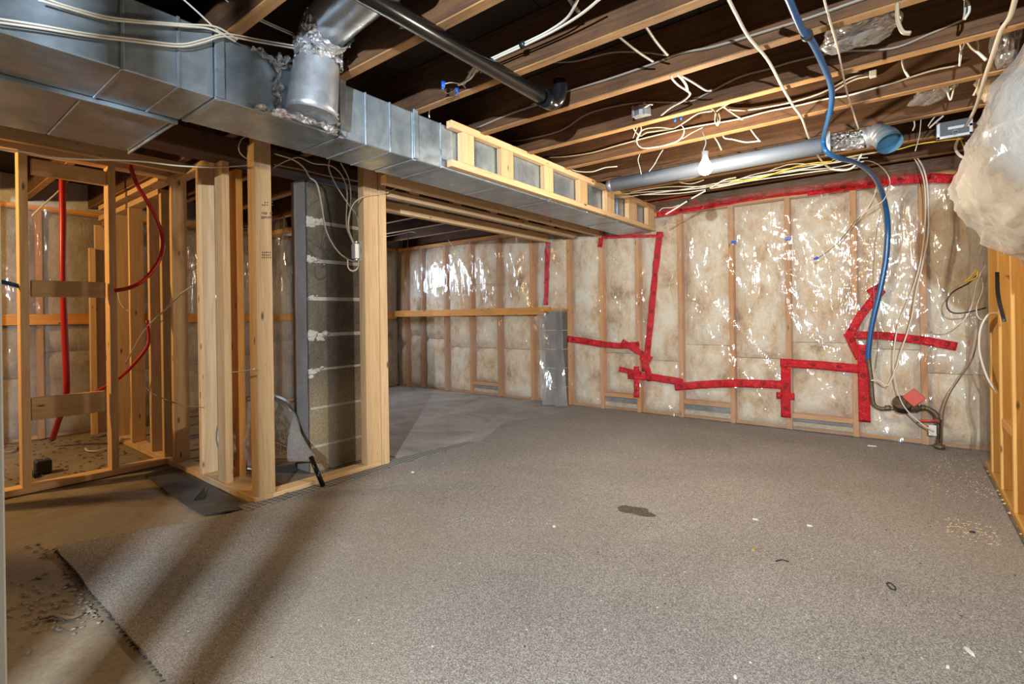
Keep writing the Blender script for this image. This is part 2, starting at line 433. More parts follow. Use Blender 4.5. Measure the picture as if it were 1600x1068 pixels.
def blocks(axis, face, a0, a1, z0, z1, parent, mat, name='block', L_=.40, hh=.2, depth=.08, off=0):
    k = 0; z = z0
    while z < z1 - .02:
        a = a0 - (L_ / 2 if k % 2 else 0)
        while a < a1:
            b0, b1 = max(a, a0), min(a + L_ - .01, a1)
            if b1 - b0 > .03:
                if axis == 'Y': box(name, b0, b1, face, face + depth, z, min(z + hh - .01, z1), mat, parent, .003)
                else: box(name, face - depth, face, b0, b1, z, min(z + hh - .01, z1), mat, parent, .003)
            a += L_
        z += hh; k += 1
def exterior(name, axis, face, studs, a0, a1, gaps, mat, pmat, top=1.86, seed=0, blk=True):
    w_ = empty(name, (a0, face, 0) if axis == 'Y' else (face, a0, 0), kind='structure')
    sg = 1 if axis == 'Y' else -1
    f = lambda d: face + sg * d
    def bx(n, b0, b1, d0, d1, z0, z1, m):
        if axis == 'Y': return box(n, b0, b1, f(d0), f(d1), z0, z1, m, w_)
        return box(n, f(d0), f(d1), b0, b1, z0, z1, m, w_)
    ext = .18
    # mortar core and the blocks of the foundation wall that show in the gaps
    if axis == 'Y': box('mortar_core', a0 - .2, a1 + .2, face + .125, face + ext, 0, 2.15, MORTAR, w_, 0)
    else: box('mortar_core', face - ext, face - .125, a0 - .2, a1 + .2, 0, 2.15, MORTAR, w_, 0)
    blocks(axis, f(.10), a0, a1, 0, .4, w_, BWALL, depth=.024)
    cross = 'X' if axis == 'Y' else 'Y'
    bx('bottom_plate', a0, a1, .05, .09, 0.001, .03, DIM[cross]); bx('top_plate', a0, a1, .004, .09, top, top + .038, DIM[cross])
    for s in studs: bx('stud', s - .019, s + .019, .002, .09, .003, top, DIM['Z'])
    ss = [a0] + list(studs) + [a1]
    for b0, b1 in zip(ss[:-1], ss[1:]):
        if b1 - b0 < .08: continue
        mid = (b0 + b1) / 2; g = None
        for (g0, gh) in gaps:
            if b0 < g0 < b1: g = gh
        z0 = .006
        if g:
            bx('blocking', b0 + .02, b1 - .02, .004, .08, g, g + .035, DIM[cross]); z0 = g + .036
            bx('foam_bead', b0 + .02, b1 - .02, .03, .10, .031, .031 + g * .33, FOAM)
        zs = random.choice([.50, .56, .66, .7])
        batt(axis, face, b0 + .02, b1 - .02, z0, zs, mat, w_); batt(axis, face, b0 + .02, b1 - .02, zs + .004, top - .005, mat, w_)
    return w_
FS = [-5.36, -5.05, -4.61, -4.17, -3.73, -3.25, -2.77, -2.39, -2.0, -1.59, -1.15, -.72, -.28, .12]
wb = exterior('wall_back', 'Y', YW, FS, -5.52, .48, [(-3.95, .12), (-2.2, .13), (-1.4, .13), (-.5, .10)], BATT, POLY)
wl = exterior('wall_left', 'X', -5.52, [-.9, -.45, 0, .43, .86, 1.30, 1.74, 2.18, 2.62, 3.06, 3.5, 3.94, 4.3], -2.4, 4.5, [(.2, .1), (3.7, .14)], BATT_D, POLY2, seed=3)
box('ledger_board', -5.515, -5.47, -1.2, 4.46, .93, 1.015, DIM['Y'], wl)
# rim space above the far wall
box('rim_board', -5.5, .9, 4.60, 4.64, 1.905, 2.15, OLD['X'], wb, .003)
ps = plastic_sheet('Y', YW, -2.76, .385, .01, 1.87, POLY, None, .018, k=1.25)
tag(ps, 'clear wrinkled plastic sheet over the far wall insulation, right of the block stub', 'plastic sheet')
ps2 = plastic_sheet('Y', YW, -5.50, -2.80, .01, 1.87, POLY2, None, .024, seed=5)
tag(ps2, 'cloudy plastic vapour barrier sheet over the far room wall, left of the block stub', 'plastic sheet')
ps3 = plastic_sheet('X', -5.52, -2.0, 4.48, .01, 1.87, POLY2, None, .035, seed=8)
tag(ps3, 'dusty plastic vapour barrier sheet on the outer wall behind the left stud partition', 'plastic sheet')
# loose top of the far plastic, folded back towards the joists
def loft(rows):
    V = [p for r in rows for p in r]; n = len(rows[0]); Fc = []
    for i in range(len(rows) - 1):
        for j in range(n - 1): Fc.append((i * n + j, i * n + j + 1, (i + 1) * n + j + 1, (i + 1) * n + j))
    return V, Fc
rows = []
for i in range(100):
    x = -1.8 + 2.18 * i / 99; r = []
    for j in range(9):
        t = j / 8; q = noise.noise(Vector((x * 4, t * 3, 2.2)))
        r.append(Vector((x, YW - .012 - .22 * t - .02 * q * t, 1.882 + .056 * t + .008 * q * t * (1 - t))))
    rows.append(r)
o = obj('plastic_flap', loft(rows), POLY2, ps, smooth=True, label='loose dusty top edge of the sheet folded back under the joists')

o = box('sill_gasket', -1.05, .2, YW - .045, YW - .02, .001, .011, simple('blue_foam', (.02, .04, .08), .6), None, .001); tag(o, 'dark blue foam sill gasket strip along the foot of the far wall', 'gasket')
# ---- red tape strips on the sheet
def tape(px, wd, label, wd2=None, cut=0.0):
    pts = [on(a, b, 'Y', YW - .02) for a, b in px]; wd2 = wd2 or wd
    seg = [(pts[i + 1] - pts[i]).length for i in range(len(pts) - 1)]; tot = sum(seg); n = max(3, int(tot / .02))
    bm = bmesh.new(); uv = bm.loops.layers.uv.new('UVMap'); rows = []
    for i in range(n + 1):
        s = tot * i / n; k = 0; q = s
        while k < len(seg) - 1 and q > seg[k]: q -= seg[k]; k += 1
        p = pts[k].lerp(pts[k + 1], q / seg[k]); d = (pts[k + 1] - pts[k]).normalized(); nn = Vector((-d.z, 0, d.x)); ww = wd + (wd2 - wd) * i / n
        row = []
        for j in range(5):
            t = j / 4 - .5; c = p + nn * (ww * t) + d * (cut * t * wd)
            row.append((bm.verts.new((c.x, YW - wr(c.x, c.z, 1.25) - .0085 - (.001 * math.sin(s * 90)), c.z)), s, (t + .5) * ww))
        rows.append(row)
    for i in range(n):
        for j in range(4):
            q = [rows[i][j], rows[i][j + 1], rows[i + 1][j + 1], rows[i + 1][j]]
            f = bm.faces.new([x[0] for x in q]); f.smooth = True
            for l, x in zip(f.loops, q): l[uv].uv = (x[1], x[2])
    o = obj('tape_strip', bm, TAPE); md = o.modifiers.new('thickness', 'SOLIDIFY'); md.thickness = .0015; md.offset = 0
    tag(o, label, 'tape', 'red tape strips on the plastic'); return o
tape([(1026, 334), (1100, 321), (1200, 303), (1290, 293)], .066, 'long red tape along the top of the far plastic, left half starting at the bulkhead')
tape([(1262, 297), (1330, 289), (1400, 281), (1455, 278), (1500, 281)], .088, 'wide red tape along the top of the far plastic, right half by the white cables', .06)
tape([(1003, 317), (1040, 310), (1076, 304)], .05, 'short red tape above the long top strip, beside the bulkhead end')
tape([(1070, 303), (1096, 322)], .05, 'tiny slanted red tape joining the two top strips near the bulb')
tape([(1031, 362), (1024, 430), (1016, 510), (1008, 580)], .062, 'long upright red tape dropping from the corner of the bulkhead')
tape([(941, 371), (985, 369), (1037, 368)], .026, 'short level red tape tucked under the end of the bulkhead')
tape([(940, 372), (937, 386)], .055, 'tiny upright red tape below the second ceiling header end')
tape([(857, 378), (855, 430), (853, 476)], .06, 'upright red tape above the grey block stub')
tape([(888, 529), (915, 533), (940, 537)], .066, 'red tape running right from the block stub')
tape([(938, 537), (970, 540), (999, 538)], .058, 'level red tape continuing to a crumpled end at mid wall')
tape([(972, 533), (995, 547), (1018, 562)], .055, 'slanted red tape joining the level strip to the long upright strip')
tape([(1004, 556), (1013, 580), (1016, 595)], .06, 'short upright red tape under the long upright strip')
tape([(968, 576), (985, 580), (1002, 584)], .05, 'short red stub pointing left at the lower tape cross')
tape([(981, 586), (1020, 589), (1068, 597)], .068, 'level red tape through the lower tape cross')
tape([(995, 572), (996, 620)], .055, 'short upright red tape hanging below the lower tape cross')
tape([(1054, 604), (1100, 600), (1150, 598), (1233, 601)], .068, 'long level red tape low on the wall, between the cross and the red frame')
tape([(1228, 560), (1228, 605), (1228, 652)], .072, 'left upright red tape of the square frame low on the wall')
tape([(1213, 617), (1242, 619)], .055, 'tiny level red tape across the left upright of the square frame')
tape([(1219, 566), (1280, 570), (1345, 576)], .066, 'top level red tape of the square frame low on the wall')
tape([(1349, 538), (1350, 600), (1351, 659)], .074, 'right upright red tape of the square frame, beside the blue pipe')
tape([(1324, 523), (1380, 524), (1440, 531), (1495, 541)], .058, 'level red tape passing behind the blue pipe and white cables')
tape([(1325, 527), (1345, 492), (1378, 452)], .058, 'slanted red tape rising right behind the blue pipe')
tape([(1357, 458), (1376, 447)], .05, 'tiny red tape at the top of the slanted strip')
tape([(1325, 520), (1334, 540), (1344, 560)], .055, 'short slanted red tape above the square frame corner')
tape([(1500, 262), (1515, 268), (1528, 285)], .09, 'crumpled red tape in the top right corner of the far wall')

# block stub on the far wall, its board cap and the plastic draped on it
bs_ = empty('block_stub', (-2.9, 4.45, 0), 'short grey concrete block stub standing against the far wall under a board cap', 'block pier')
for k in range(5): box('block', -2.985, -2.785, 4.40, 4.55, .001 + k * .198, .001 + k * .198 + .19, BLOCK, bs_, .004)
box('mortar_bed', -2.978, -2.792, 4.407, 4.54, .001, .99, MORTAR, bs_, 0)
box('board_cap', -3.05, -2.77, 4.38, 4.55, .992, 1.016, DIM['X'], bs_)
box('steel_edge', -2.83, -2.775, 4.38, 4.399, .02, .985, SHEETDK, bs_, label='dark metal strip on the right edge')
box('rail_board', -5.45, -2.93, 4.40, 4.438, .955, 1.035, DIM['X'], wb)
rows = []
for i in range(14):
    t = i / 13; top = on(843, 492, 'Y', 4.38).lerp(on(880, 482, 'Y', 4.38), t); bot = on(850, 632, 'Y', 4.34).lerp(on(888, 634, 'Y', 4.36), t); r = []
    for j in range(26):
        s = j / 25; p = top.lerp(bot, s); p.y += -.02 + .035 * noise.noise(Vector((t * 3, s * 4, 3))) - .03 * math.sin(t * 7 + s * 3) * s
        r.append(p)
    rows.append(r)
dp = obj('plastic_drape', loft(rows), plastic('drape_polythene', .22, (.7, .66, .6), .14), None, smooth=True); tag(dp, 'clear plastic offcut draped over the grey block stub', 'plastic sheet')
a, b_, c = on(850, 482, 'Y', 4.36), on(826, 503, 'Y', 4.33), on(845, 527, 'Y', 4.33)
rows = [[a.lerp(b_, j / 8) + Vector((0, -.02 * math.sin(j), 0)) for j in range(9)], [a.lerp(c, j / 8) + Vector((0, -.012 * math.cos(j), 0)) for j in range(9)]]
obj('folded_corner', loft(rows), POLY2, dp, smooth=True)

# ------------------------------------------------------------------ right wall: yellow studs
wr_ = empty('wall_right', (.38, 3, 0), kind='structure')
box('mortar_core', .60, .66, 2.45, 4.7, 0, 2.15, MORTAR, wr_, 0)
box('bottom_plate', .385, .475, 2.45, 4.12, .001, .038, OAKY['Y'], wr_)
for y in (3.84, 3.50, 3.13, 2.74, 2.50): box('stud', .385, .475, y, y + .038, .038, 1.9, OAKY['Z'], wr_)
box('top_plate', .385, .475, 2.45, 4.12, 1.9, 1.94, OAKY['Y'], wr_)
box('blocking', .39, .475, 3.17, 3.498, .36, .398, OAKY['Y'], wr_)
box('stud', .50, .54, 4.02, 4.06, .0, 1.2, DIM['Z'], wr_)
for y0, y1 in ((4.06, 4.5), (3.56, 4.04), (3.12, 3.5), (2.6, 3.1)):
    na = 12; s = random.random() * 9; rows = []
    for i in range(na + 1):
        r = []; y = y0 + (y1 - y0) * i / na
        for j in range(34):
            z = .01 + 1.85 * j / 33; e = math.sin(PI * i / na) ** .5
            r.append(Vector((.56 - .10 * e - .03 * noise.noise(Vector((y * 8, z * 7, s))), y, z)))
        rows.append(r)
    obj('insulation_batt', loft(rows), BATT, wr_, smooth=True)
# plastic over the last bay, bulging into the corner
rows = []
for i in range(20):
    r = []; t = i / 19
    for j in range(60):
        z = .01 + 1.8 * j / 59; y = 4.46 - t * .42
        x = .36 + t * .06 - .05 * math.sin(PI * t) - .035 * noise.noise(Vector((t * 3, z * 4, 6)))
        r.append(Vector((x, y, z)))
    rows.append(r)
o = obj('plastic_sheet', loft(rows), POLY2, None, smooth=True); tag(o, 'bulging plastic sheet in the right corner between the water meter and the yellow studs', 'plastic sheet')
p0, p1 = on(1561, 150, 'Y', 3.25), on(1541, 262, 'Y', 3.25)
o = tube('brace_board', [p0 + Vector((0, 0, .02)), p1], .045, OLD['Z'], None, 4, flat=.35); tag(o, 'angled brown board end behind the top of the wrapped bundle', 'board')
rows = []
for i in range(30):
    r = []
    for j in range(31):
        th = 2 * PI * j / 30; u = PI * i / 29; c = on(1549, 128, 'Y', 3.35)
        d_ = Vector((math.cos(th) * math.sin(u) * .055, math.sin(th) * math.sin(u) * .05, math.cos(u) * .10)); n_ = 1 + .45 * noise.noise(d_ * 22) + .2 * noise.noise(d_ * 60)
        r.append(c + d_ * n_)
    rows.append(r)
o = obj('loose_insulation', loft(rows), BATT, None, smooth=True); tag(o, 'tuft of cream insulation poking out above the wrapped bundle', 'insulation')
# big plastic-wrapped bundle hung over the right wall
rows = []
for i in range(131):
    t = i / 130; y = 3.02 - 1.45 * t; k = min(1, (t / .16)) ** .5 if t < .16 else 1
    sc = .12 + .88 * math.sqrt(max(0, 1 - (1 - min(1, t / .22)) ** 2)) - (.9 * max(0, (t - .8) / .2) ** 2); r = []
    for j in range(145):
        th = 2 * PI * j / 144
        ex, ez = math.cos(th), math.sin(th)
        rx = .33 * (1 - .30 * max(0, ez)) * sc; rz = (.48 if ez > 0 else .33) * sc
        def rd(p, e): return (1 - min(1, abs(noise.noise(p)) * 3)) ** e
        n_ = 1 + .08 * noise.noise(Vector((ex * 1.6, y * 2.0, ez * 1.6))) + .05 * rd(Vector((ex * 2.6 + y * .6, y * 1.1, ez * 2.6 - y * .5)), 3) + .035 * rd(Vector((ex * 5 - y * 1.2, y * 1.6, ez * 5 + y)), 3) - .03 * rd(Vector((ex * 4 + 9, y * 3.2 + ez * 2, ez * 3)), 2)
        r.append(Vector((.50 + rx * ex * n_ + .10 * max(0, ez), y + .05 * ez, 1.435 + .02 * t + rz * ez * n_)))
    rows.append(r)
bun = empty('wrapped_bundle', (.53, 2.3, 1.15), 'big bulging insulation bundle wrapped in clear plastic, hung above the yellow studs', 'bundle')
obj('wrapping', loft(rows), BAGM, bun, smooth=True, label='shiny wrinkled clear plastic')
rows2 = [[Vector(((p.x - .50) * .93 + .50, p.y - .012, (p.z - 1.435) * .93 + 1.435)) for p in r] for r in rows]
obj('filling', loft(rows2), insulation('pale_filling', (.84, .81, .74), (.74, .69, .60), (.52, .46, .38)), bun, smooth=True, label='cream insulation inside')

# ------------------------------------------------------------------ left stud partition (plane X = -3.84)
XL = -3.84
pl = empty('stud_partition', (XL, .5, 0), 'pine stud partition at the left with two rows of blocking and a red pipe behind it', 'partition')
def stud(par, x0, x1, y0, y1, z0=.038, z1=1.905, m=PINE, name='stud', label=None):
    return box(name, x0, x1, y0, y1, z0, z1, m['Z'], par, label=label)
box('bottom_plate', XL - .09, XL, -1.6, 1.24, .001, .038, PINE['Y'], pl)
box('top_plate', XL - .09, XL, -1.6, 1.28, 1.905, 1.941, PINE['Y'], pl)
box('nailing_board', -3.54, -3.502, -.9, 1.34, 1.862, 1.925, PINE['Y'], pl)
SY = [Yx(33, XL, 600), Yx(173, XL, 600)]
for y in [SY[0] - .42 * 2, SY[0] - .42, SY[0], SY[1]]: stud(pl, XL - .09, XL, y, y + .038, z1=1.904)
def blk(par, X, pxa, ya0, ya1, pxb, depth=.038, name='blocking'):
    p0, p1 = on(pxa, ya0, 'X', X), on(pxa, ya1, 'X', X); q = on(pxb, ya0, 'X', X)
    return box(name, X - depth, X, p0.y, q.y, p1.z, p0.z, PINE['Y'], par)
blk(pl, XL - .012, 49, 247, 271, 165); blk(pl, XL - .005, 49, 437, 463, 165); blk(pl, XL - .005, 49, 622, 657, 165)
for px, py in ((31, 231), (156, 237), (121, 219), (72, 219)):
    q = on(px, py + 6, 'X', -3.50); tube('nail_head', [q, q + Vector((.004, 0, 0))], .005, STEEL, pl, 6)

# ------------------------------------------------------------------ cross partition (plane Y = 1.20), runs left to right
YC = 1.205
pc = empty('stud_partition', (-3.2, YC, 0), 'pine stud partition crossing behind the left one and ending at the stamped corner post', 'partition')
box('bottom_plate', -3.84, -2.612, YC, YC + .09, .001, .038, PINE['X'], pc)
box('bottom_plate', -5.2, -3.94, YC, YC + .09, .001, .038, PINE['X'], pc)
box('top_plate', -5.35, -3.94, YC, YC + .09, 1.80, 1.838, PINE['X'], pc)
box('upper_plate', -5.35, -3.94, YC + .0, YC + .09, 1.89, 1.925, PINE['X'], pc)
box('top_plate', -3.84, -2.95, YC + .02, YC + .09, 1.86, 1.90, PINE['X'], pc)
for px in (182, 205, 236):
    x = Xy(px, YC, 600); stud(pc, x - .038, x, YC, YC + .089, z1=1.80)
for px in (255.5, 271.5):
    x = Xy(px, YC, 600); stud(pc, x - .038, x, YC, YC + .089, z1=1.80 if px < 260 else 1.87)
x = Xy(314, YC, 600); stud(pc, x - .038, x, YC, YC + .089, z1=1.86)
x = Xy(348.5, YC, 600); stud(pc, x - .10, x, YC + .01, YC + .048, z1=1.86)
x = Xy(335, YC, 600) ; stud(pc, x - .03, x, YC + .05, YC + .088, z1=1.86)
for k, px in enumerate((246,)):
    q = on(px, 600, 'Y', 1.36); o = tube('drain_stack', [Vector((q.x, 1.36, .001)), Vector((q.x, 1.36, 1.22))], .030, BLACK_ABS, None, 18); tag(o, 'upright black drain stack behind the inner studs of the cross partition', 'pipe')
# loose stud standing a little further back
q = on(375, 742, 'Z', .038); stud(pc, q.x - .088, q.x, q.y, q.y + .038, z0=.001, z1=1.835, m=DIM)
box('short_plate', q.x - .35, q.x + .3, q.y - .03, q.y + .06, .001, .03, PINE['X'], pc)

# ------------------------------------------------------------------ front partition (plane X = -2.61) with its opening and ceiling headers
XF = -2.612
pf = empty('stud_partition', (XF, 1.7, 0), 'front pine partition with a stamped corner post, end posts and an open doorway by the block pier', 'partition')
y0, y1 = Yx(403, XF, 650), Yx(429, XF, 650)
stud(pf, XF - .052, XF, y0, y1, z1=H - .003)
stud(pf, XF - .088, XF - .055, y0 + .004, y0 + .042, z1=1.86)
ye0, ye1 = Yx(571, XF, 500), Yx(593, XF, 500); yend = Yx(604, XF, 500)
box('bottom_plate', XF - .09, XF, YC + .091, ye1, .001, .038, PINE['Y'], pf)
stud(pf, XF - .06, XF, ye0, ye1, z1=H - .003)
stud(pf, XF - .055, XF + .012, ye1 + .001, yend, z0=.017, z1=1.90)
# headers: three long boards under the joists running to the far wall, cripples above the middle one
def hdr(X, pxa, zt, h, yb=4.50):
    ya = Yx(pxa, X, 300); return box('header', X - .055, X, ya, yb, zt, zt + h, PINE['Y'], pf)
hdr(-2.37, 604, 1.735, .052); hdr(-2.625, 601.5, 1.735, .048); hdr(-2.99, 601.5, 1.735, .075)
for px in (640, 708, 766, 816, 858):
    ya = Yx(px, -2.63, 300); box('cripple', -2.672, -2.632, ya, ya + .09, 1.788, H - .002, PINE['Z'], pf)
for px in (745, 792, 830):
    ya = Yx(px, -2.40, 300); box('cripple', -2.44, -2.40, ya, ya + .09, 1.788, H - .002, PINE['Z'], pf)
# faint ink stamps on the posts (illegible marks in the photograph)
INK = simple('ink', (.07, .05, .04), .8)
def stamp(par, X, px, py, wpx, hpx, rows_, cols, seed):
    rnd = random.Random(seed); bm = bmesh.new()
    for r in range(rows_):
        for c in range(cols):
            if rnd.random() < .18: continue
            a = on(px + (c + rnd.random() * .25) * wpx / cols, py + r * hpx / rows_, 'X', X); b_ = on(px + (c + .55 + rnd.random() * .3) * wpx / cols, py + (r + .5 + rnd.random() * .2) * hpx / rows_, 'X', X)
            vbox(bm, X, X + .0006, a.y, b_.y, b_.z, a.z, 0)
    o = obj('ink_stamp', bm, INK, par); o['kind'] = 'stuff'
stamp(pf, XF, 409, 315, 18, 8, 2, 5, 1); stamp(pf, XF, 408, 331, 18, 13, 2, 9, 2); stamp(pf, XF, 409, 393, 15, 12, 3, 5, 3)

# ------------------------------------------------------------------ block pier
pr = empty('block_pier', (-2.95, 1.9, 0), 'grey concrete block pier with white mortar joints behind the front partition', 'block pier')
YP0, YP1 = 1.655, 2.16; XP = -2.872
zs = [0.0, .16, .398, .636, .855, 1.08, 1.315, 1.556, 1.815]
for z0, z1 in zip(zs[:-1], zs[1:]):
    box('block', XP - .165, XP, YP0 + .006, YP1, z0 + .001, z1 - (.016 if z1 > .8 else .008), PBLOCK, pr, .004)
box('mortar_bed', XP - .163, XP - .0015, YP0 + .012, YP1 - .004, .001, 1.80, MORTAR, pr, 0)
# smeared mortar splashes on the corner
for z, sz in ((1.545, .06), (1.315, .034), (1.08, .022), (.85, .045), (.62, .032)):
    bm = bmesh.new()
    for q_ in range(9):
        cy0, cz0, r0 = YP0 + .012 + random.random() ** 2 * .13, z + random.gauss(0, sz * .35), sz * random.uniform(.16, .5)
        if q_ == 0: cy0, cz0, r0 = YP0 + .025, z, sz * .7
        m_ = bmesh.ops.create_icosphere(bm, subdivisions=3, radius=1)
        for v in m_['verts']:
            n_ = 1 + .7 * noise.noise(v.co * 2.4 + Vector((z * 9, q_, 0))); v.co = Vector((XP + v.co.x * .0035, max(YP0 - .002, cy0 + v.co.y * r0 * 1.2 * n_), cz0 + v.co.z * r0 * .8 * n_))
    obj('mortar_splash', bm, MORTAR, pr, smooth=True)['kind'] = 'stuff'
rows = []
for i in range(8):
    x = XP - .168 + .164 * i / 7; r = []
    for j in range(60):
        z = .01 + 1.80 * j / 59; r.append(Vector((x, YP0 - .003 + .004 * noise.noise(Vector((x * 9, 1, z * 6))) - .004 * math.sin(i / 7 * PI), z)))
    rows.append(r)
obj('parged_side', loft(rows), PARGE, pr, smooth=True, label='smooth grey parged end')

# ------------------------------------------------------------------ main duct
XD = -1.845; ZB, ZT = 1.708, 1.935
du = empty('main_duct', (-2.0, 1.5, ZB), 'long rectangular galvanised duct running from top left to the far wall', 'duct')
cuts = [-1.3, .0, .478, .628, .735, 1.215, 1.348, 1.48, 1.61, 1.80, 2.3, 2.78, 3.3, 3.8, 4.505]
for i, (a, b_) in enumerate(zip(cuts[:-1], cuts[1:])):
    bm = bmesh.new(); vbox(bm, -2.15, XD, a + .0015, b_ - .0015, ZB, ZT, .004)
    # slight cross-break pillow on the visible faces
    o = obj('duct_section', bm, GALV, du)
for y in (.478, .628, 1.348, 1.48, 1.80, 2.3, 3.3):
    bm = bmesh.new(); vbox(bm, -2.1515, XD + .004, y - .005, y + .005, ZB - .003, ZT + .002, .002); obj('seam', bm, GALV, du)
for y, w_ in ((.735, .03), (1.215, .030), (1.615, .030), (2.78, .025), (3.8, .02)):
    bm = bmesh.new(); vbox(bm, XD, XD + .010, y, y + w_, ZB + .004, ZT + .014, .002); vbox(bm, -2.14, XD, y, y + w_ * .7, ZB - .005, ZB, .001); obj('drive_cleat', bm, GALV, du)
# plenum beside it: a wider duct, same height
pn = empty('side_plenum', (-2.45, 0, ZB), 'wide flat galvanised duct beside the main duct, top left, its end cut square', 'duct')
for a, b_ in ((-1.3, -.3), (-.3, .12), (.12, .45), (.45, .72)): box('duct_section', -2.72, -2.175, a + .001, b_ - .001, ZB - .002, ZT, GALV, pn, .004)
box('end_flange', -2.725, -2.17, .72, .728, ZB - .012, ZT, GALV, pn, .002)
box('lower_lip', -2.176, -2.16, -1.3, .73, ZB - .014, ZB + .03, GALV, pn, .001, label='dark folded seam')

# round take-off rising from the duct's side
tk = empty('duct_takeoff', (-1.76, 1.06, 1.73), 'round galvanised take-off with crinkled foil tape collars rising from the main duct', 'duct')
C0 = Vector((-1.782, 1.055, 1.732)); C1 = Vector((-1.765, 1.075, 1.965)); C2 = Vector((-1.70, 1.06, 2.035)); C3 = Vector((-1.15, 1.01, 2.045))
obj('riser', tube_geo([C0.lerp(C1, i / 10) for i in range(11)], .094, 40, True, 1, lambda t: 1.0 - .14 * t), GALV2, tk, smooth=True)
obj('elbow', tube_geo(spline([C1, C1 + Vector((.015, 0, .045)), C2], 8), .082, 36, True), GALV2, tk, smooth=True)
obj('round_run', tube_geo(spline([C2, C2 + Vector((.2, -.015, .01)), C3], 8), .081, 36, True), GALV2, tk, smooth=True)
def crinkle(path, r, name, amp=.012, par=tk, seed=0):
    V, Fc = tube_geo(path, r, 72, False)
    V = [p + Vector((noise.noise(p * 42 + Vector((seed, 0, 0))), noise.noise(p * 42 + Vector((9, seed, 0))), noise.noise(p * 42 + Vector((0, 5, seed))))) * amp for p in V]
    return obj(name, (V, Fc), FOIL, par)
crinkle([C1 + Vector((0, 0, -.045 + i * .01)) for i in range(10)], .086, 'foil_collar', .016)
crinkle([C2 + Vector((.0 + i * .009, 0, -.012 + i * .0008)) for i in range(9)], .085, 'foil_collar', .012, seed=4)
crinkle(spline([Vector((XD + .006, .875, 1.722)), Vector((XD + .03, .93, 1.712)), Vector((XD + .05, 1.06, 1.712)), Vector((XD + .03, 1.17, 1.714)), Vector((XD + .006, 1.19, 1.73))], 12), .011, 'foil_bead', .014, seed=7)
crinkle([Vector((XD + .008, .955 + .004 * math.sin(i), 1.72 + i * .0075)) for i in range(30)], .009, 'foil_bead', .014, seed=11)
crinkle(spline([Vector((XD + .004, .86, ZT - .004)), Vector((XD + .012, .92, ZT - .022)), Vector((XD + .012, .97, ZT - .03)), Vector((XD + .02,   .99, ZT))], 12), .010, 'foil_bead', .014, seed=15)
crinkle([Vector((XD + .012, 1.19 + .003 * math.sin(i * 2), 1.72 + i * .0075)) for i in range(10)], .018, 'foil_bead', .022, seed=21)

# ------------------------------------------------------------------ bulkhead frame on the duct's right face
XB = -1.800
bf = empty('bulkhead_frame', (XB, 3, 1.72), 'ladder-like pine bulkhead frame fixed along the main duct up to the far wall', 'frame')
yb0 = Yx(706, XB, 230)
box('top_plate', XB - .038, XB, yb0, 4.515, 1.915, 1.953, PINE['Y'], bf)
box('bottom_plate', XB - .038, XB, yb0, 4.515, 1.716, 1.752, PINE['Y'], bf)
for a, b_ in ((724, 742), (785, 803), (852, 865), (906, 918), (947.6, 960), (982, 995), (1012, 1022)):
    box('short_stud', XB - .039, XB - .001, Yx(a, XB, 290), Yx(b_, XB, 290), 1.753, 1.914, PINE['Z'], bf)

# ------------------------------------------------------------------ drain pipe
dr = empty('drain_pipe', (-1.25, 1.2, 1.905), 'straight black plastic drain pipe slung under the joists with an elbow at its far end', 'pipe')
E1 = Vector((-1.235, 1.87, 1.905))
tube('pipe', [Vector((-1.265, -.6, 1.915)), E1], .030, BLACK_ABS, dr, 28)
tube('socket', [E1 + Vector((0, -.045, 0)), E1 + Vector((0, .012, 0))], .037, BLACK_ABS, dr, 28)
tube('elbow', [E1, E1 + Vector((0, .035, .003)), E1 + Vector((.02, .055, .03)), E1 + Vector((.03, .06, .10))], .034, BLACK_ABS, dr, 24, 8)

# ------------------------------------------------------------------ round pipe by the bulb
YV, ZV = 3.285, 1.872
vp = empty('vent_pipe', (-.9, YV, ZV), 'pale round metal vent pipe behind the bulb, ending in an open blue-tinted collar', 'pipe')
tube('pipe', [Vector((-1.62, YV, ZV)), Vector((-.30, YV, ZV + .003))], .046, simple('pale_pipe', (.30, .335, .39), .45, .45), vp, 36)
tube('pipe_end', [Vector((-1.66, YV, ZV)), Vector((-1.62, YV, ZV))], .042, STEEL, vp, 30)
obj('strap', merge([tube_geo([Vector((-.325, YV, ZV)), Vector((-.295, YV, ZV))], .050, 36)]), STEEL, vp, smooth=True)
box('strap_tail', -.322, -.298, YV - .055, YV - .051, ZV - .075, ZV + .06, STEEL, vp, 0)
crinkle([Vector((-.295 + i * .011, YV + (.002 * i if i > 6 else 0), ZV + .003)) for i in range(14)], .047, 'foil_wrap', .010, vp, 3)
G0 = Vector((-.15, YV + .01, ZV)); G1 = Vector((-.055, YV - .03, ZV - .03))
obj('gored_elbow', tube_geo(spline([G0, G0 + Vector((.05, .0, .01)), Vector((-.085, YV - .01, ZV + .0)), G1], 8), .053, 36, False, 1, lambda t: 1 + .05 * math.sin(t * 40)), GALV2, vp, smooth=True)
RIM = simple('blue_tinted_zinc', (.16, .33, .46), .35, .6)
dv = Vector((.25, -.5, -.62)).normalized()
obj('collar', tube_geo([G1 - dv * .01, G1 + dv * .055], .058, 40, False, 1), RIM, vp, smooth=True)
obj('crimped_band', tube_geo([G1 + dv * .012, G1 + dv * .04], .0595, 60, False, 1), GALV2, vp)
tube('damper', [G1 + dv * .0, G1 + dv * .003], .055, simple('shaded_zinc', (.05, .13, .2), .5, .3), vp, 30)

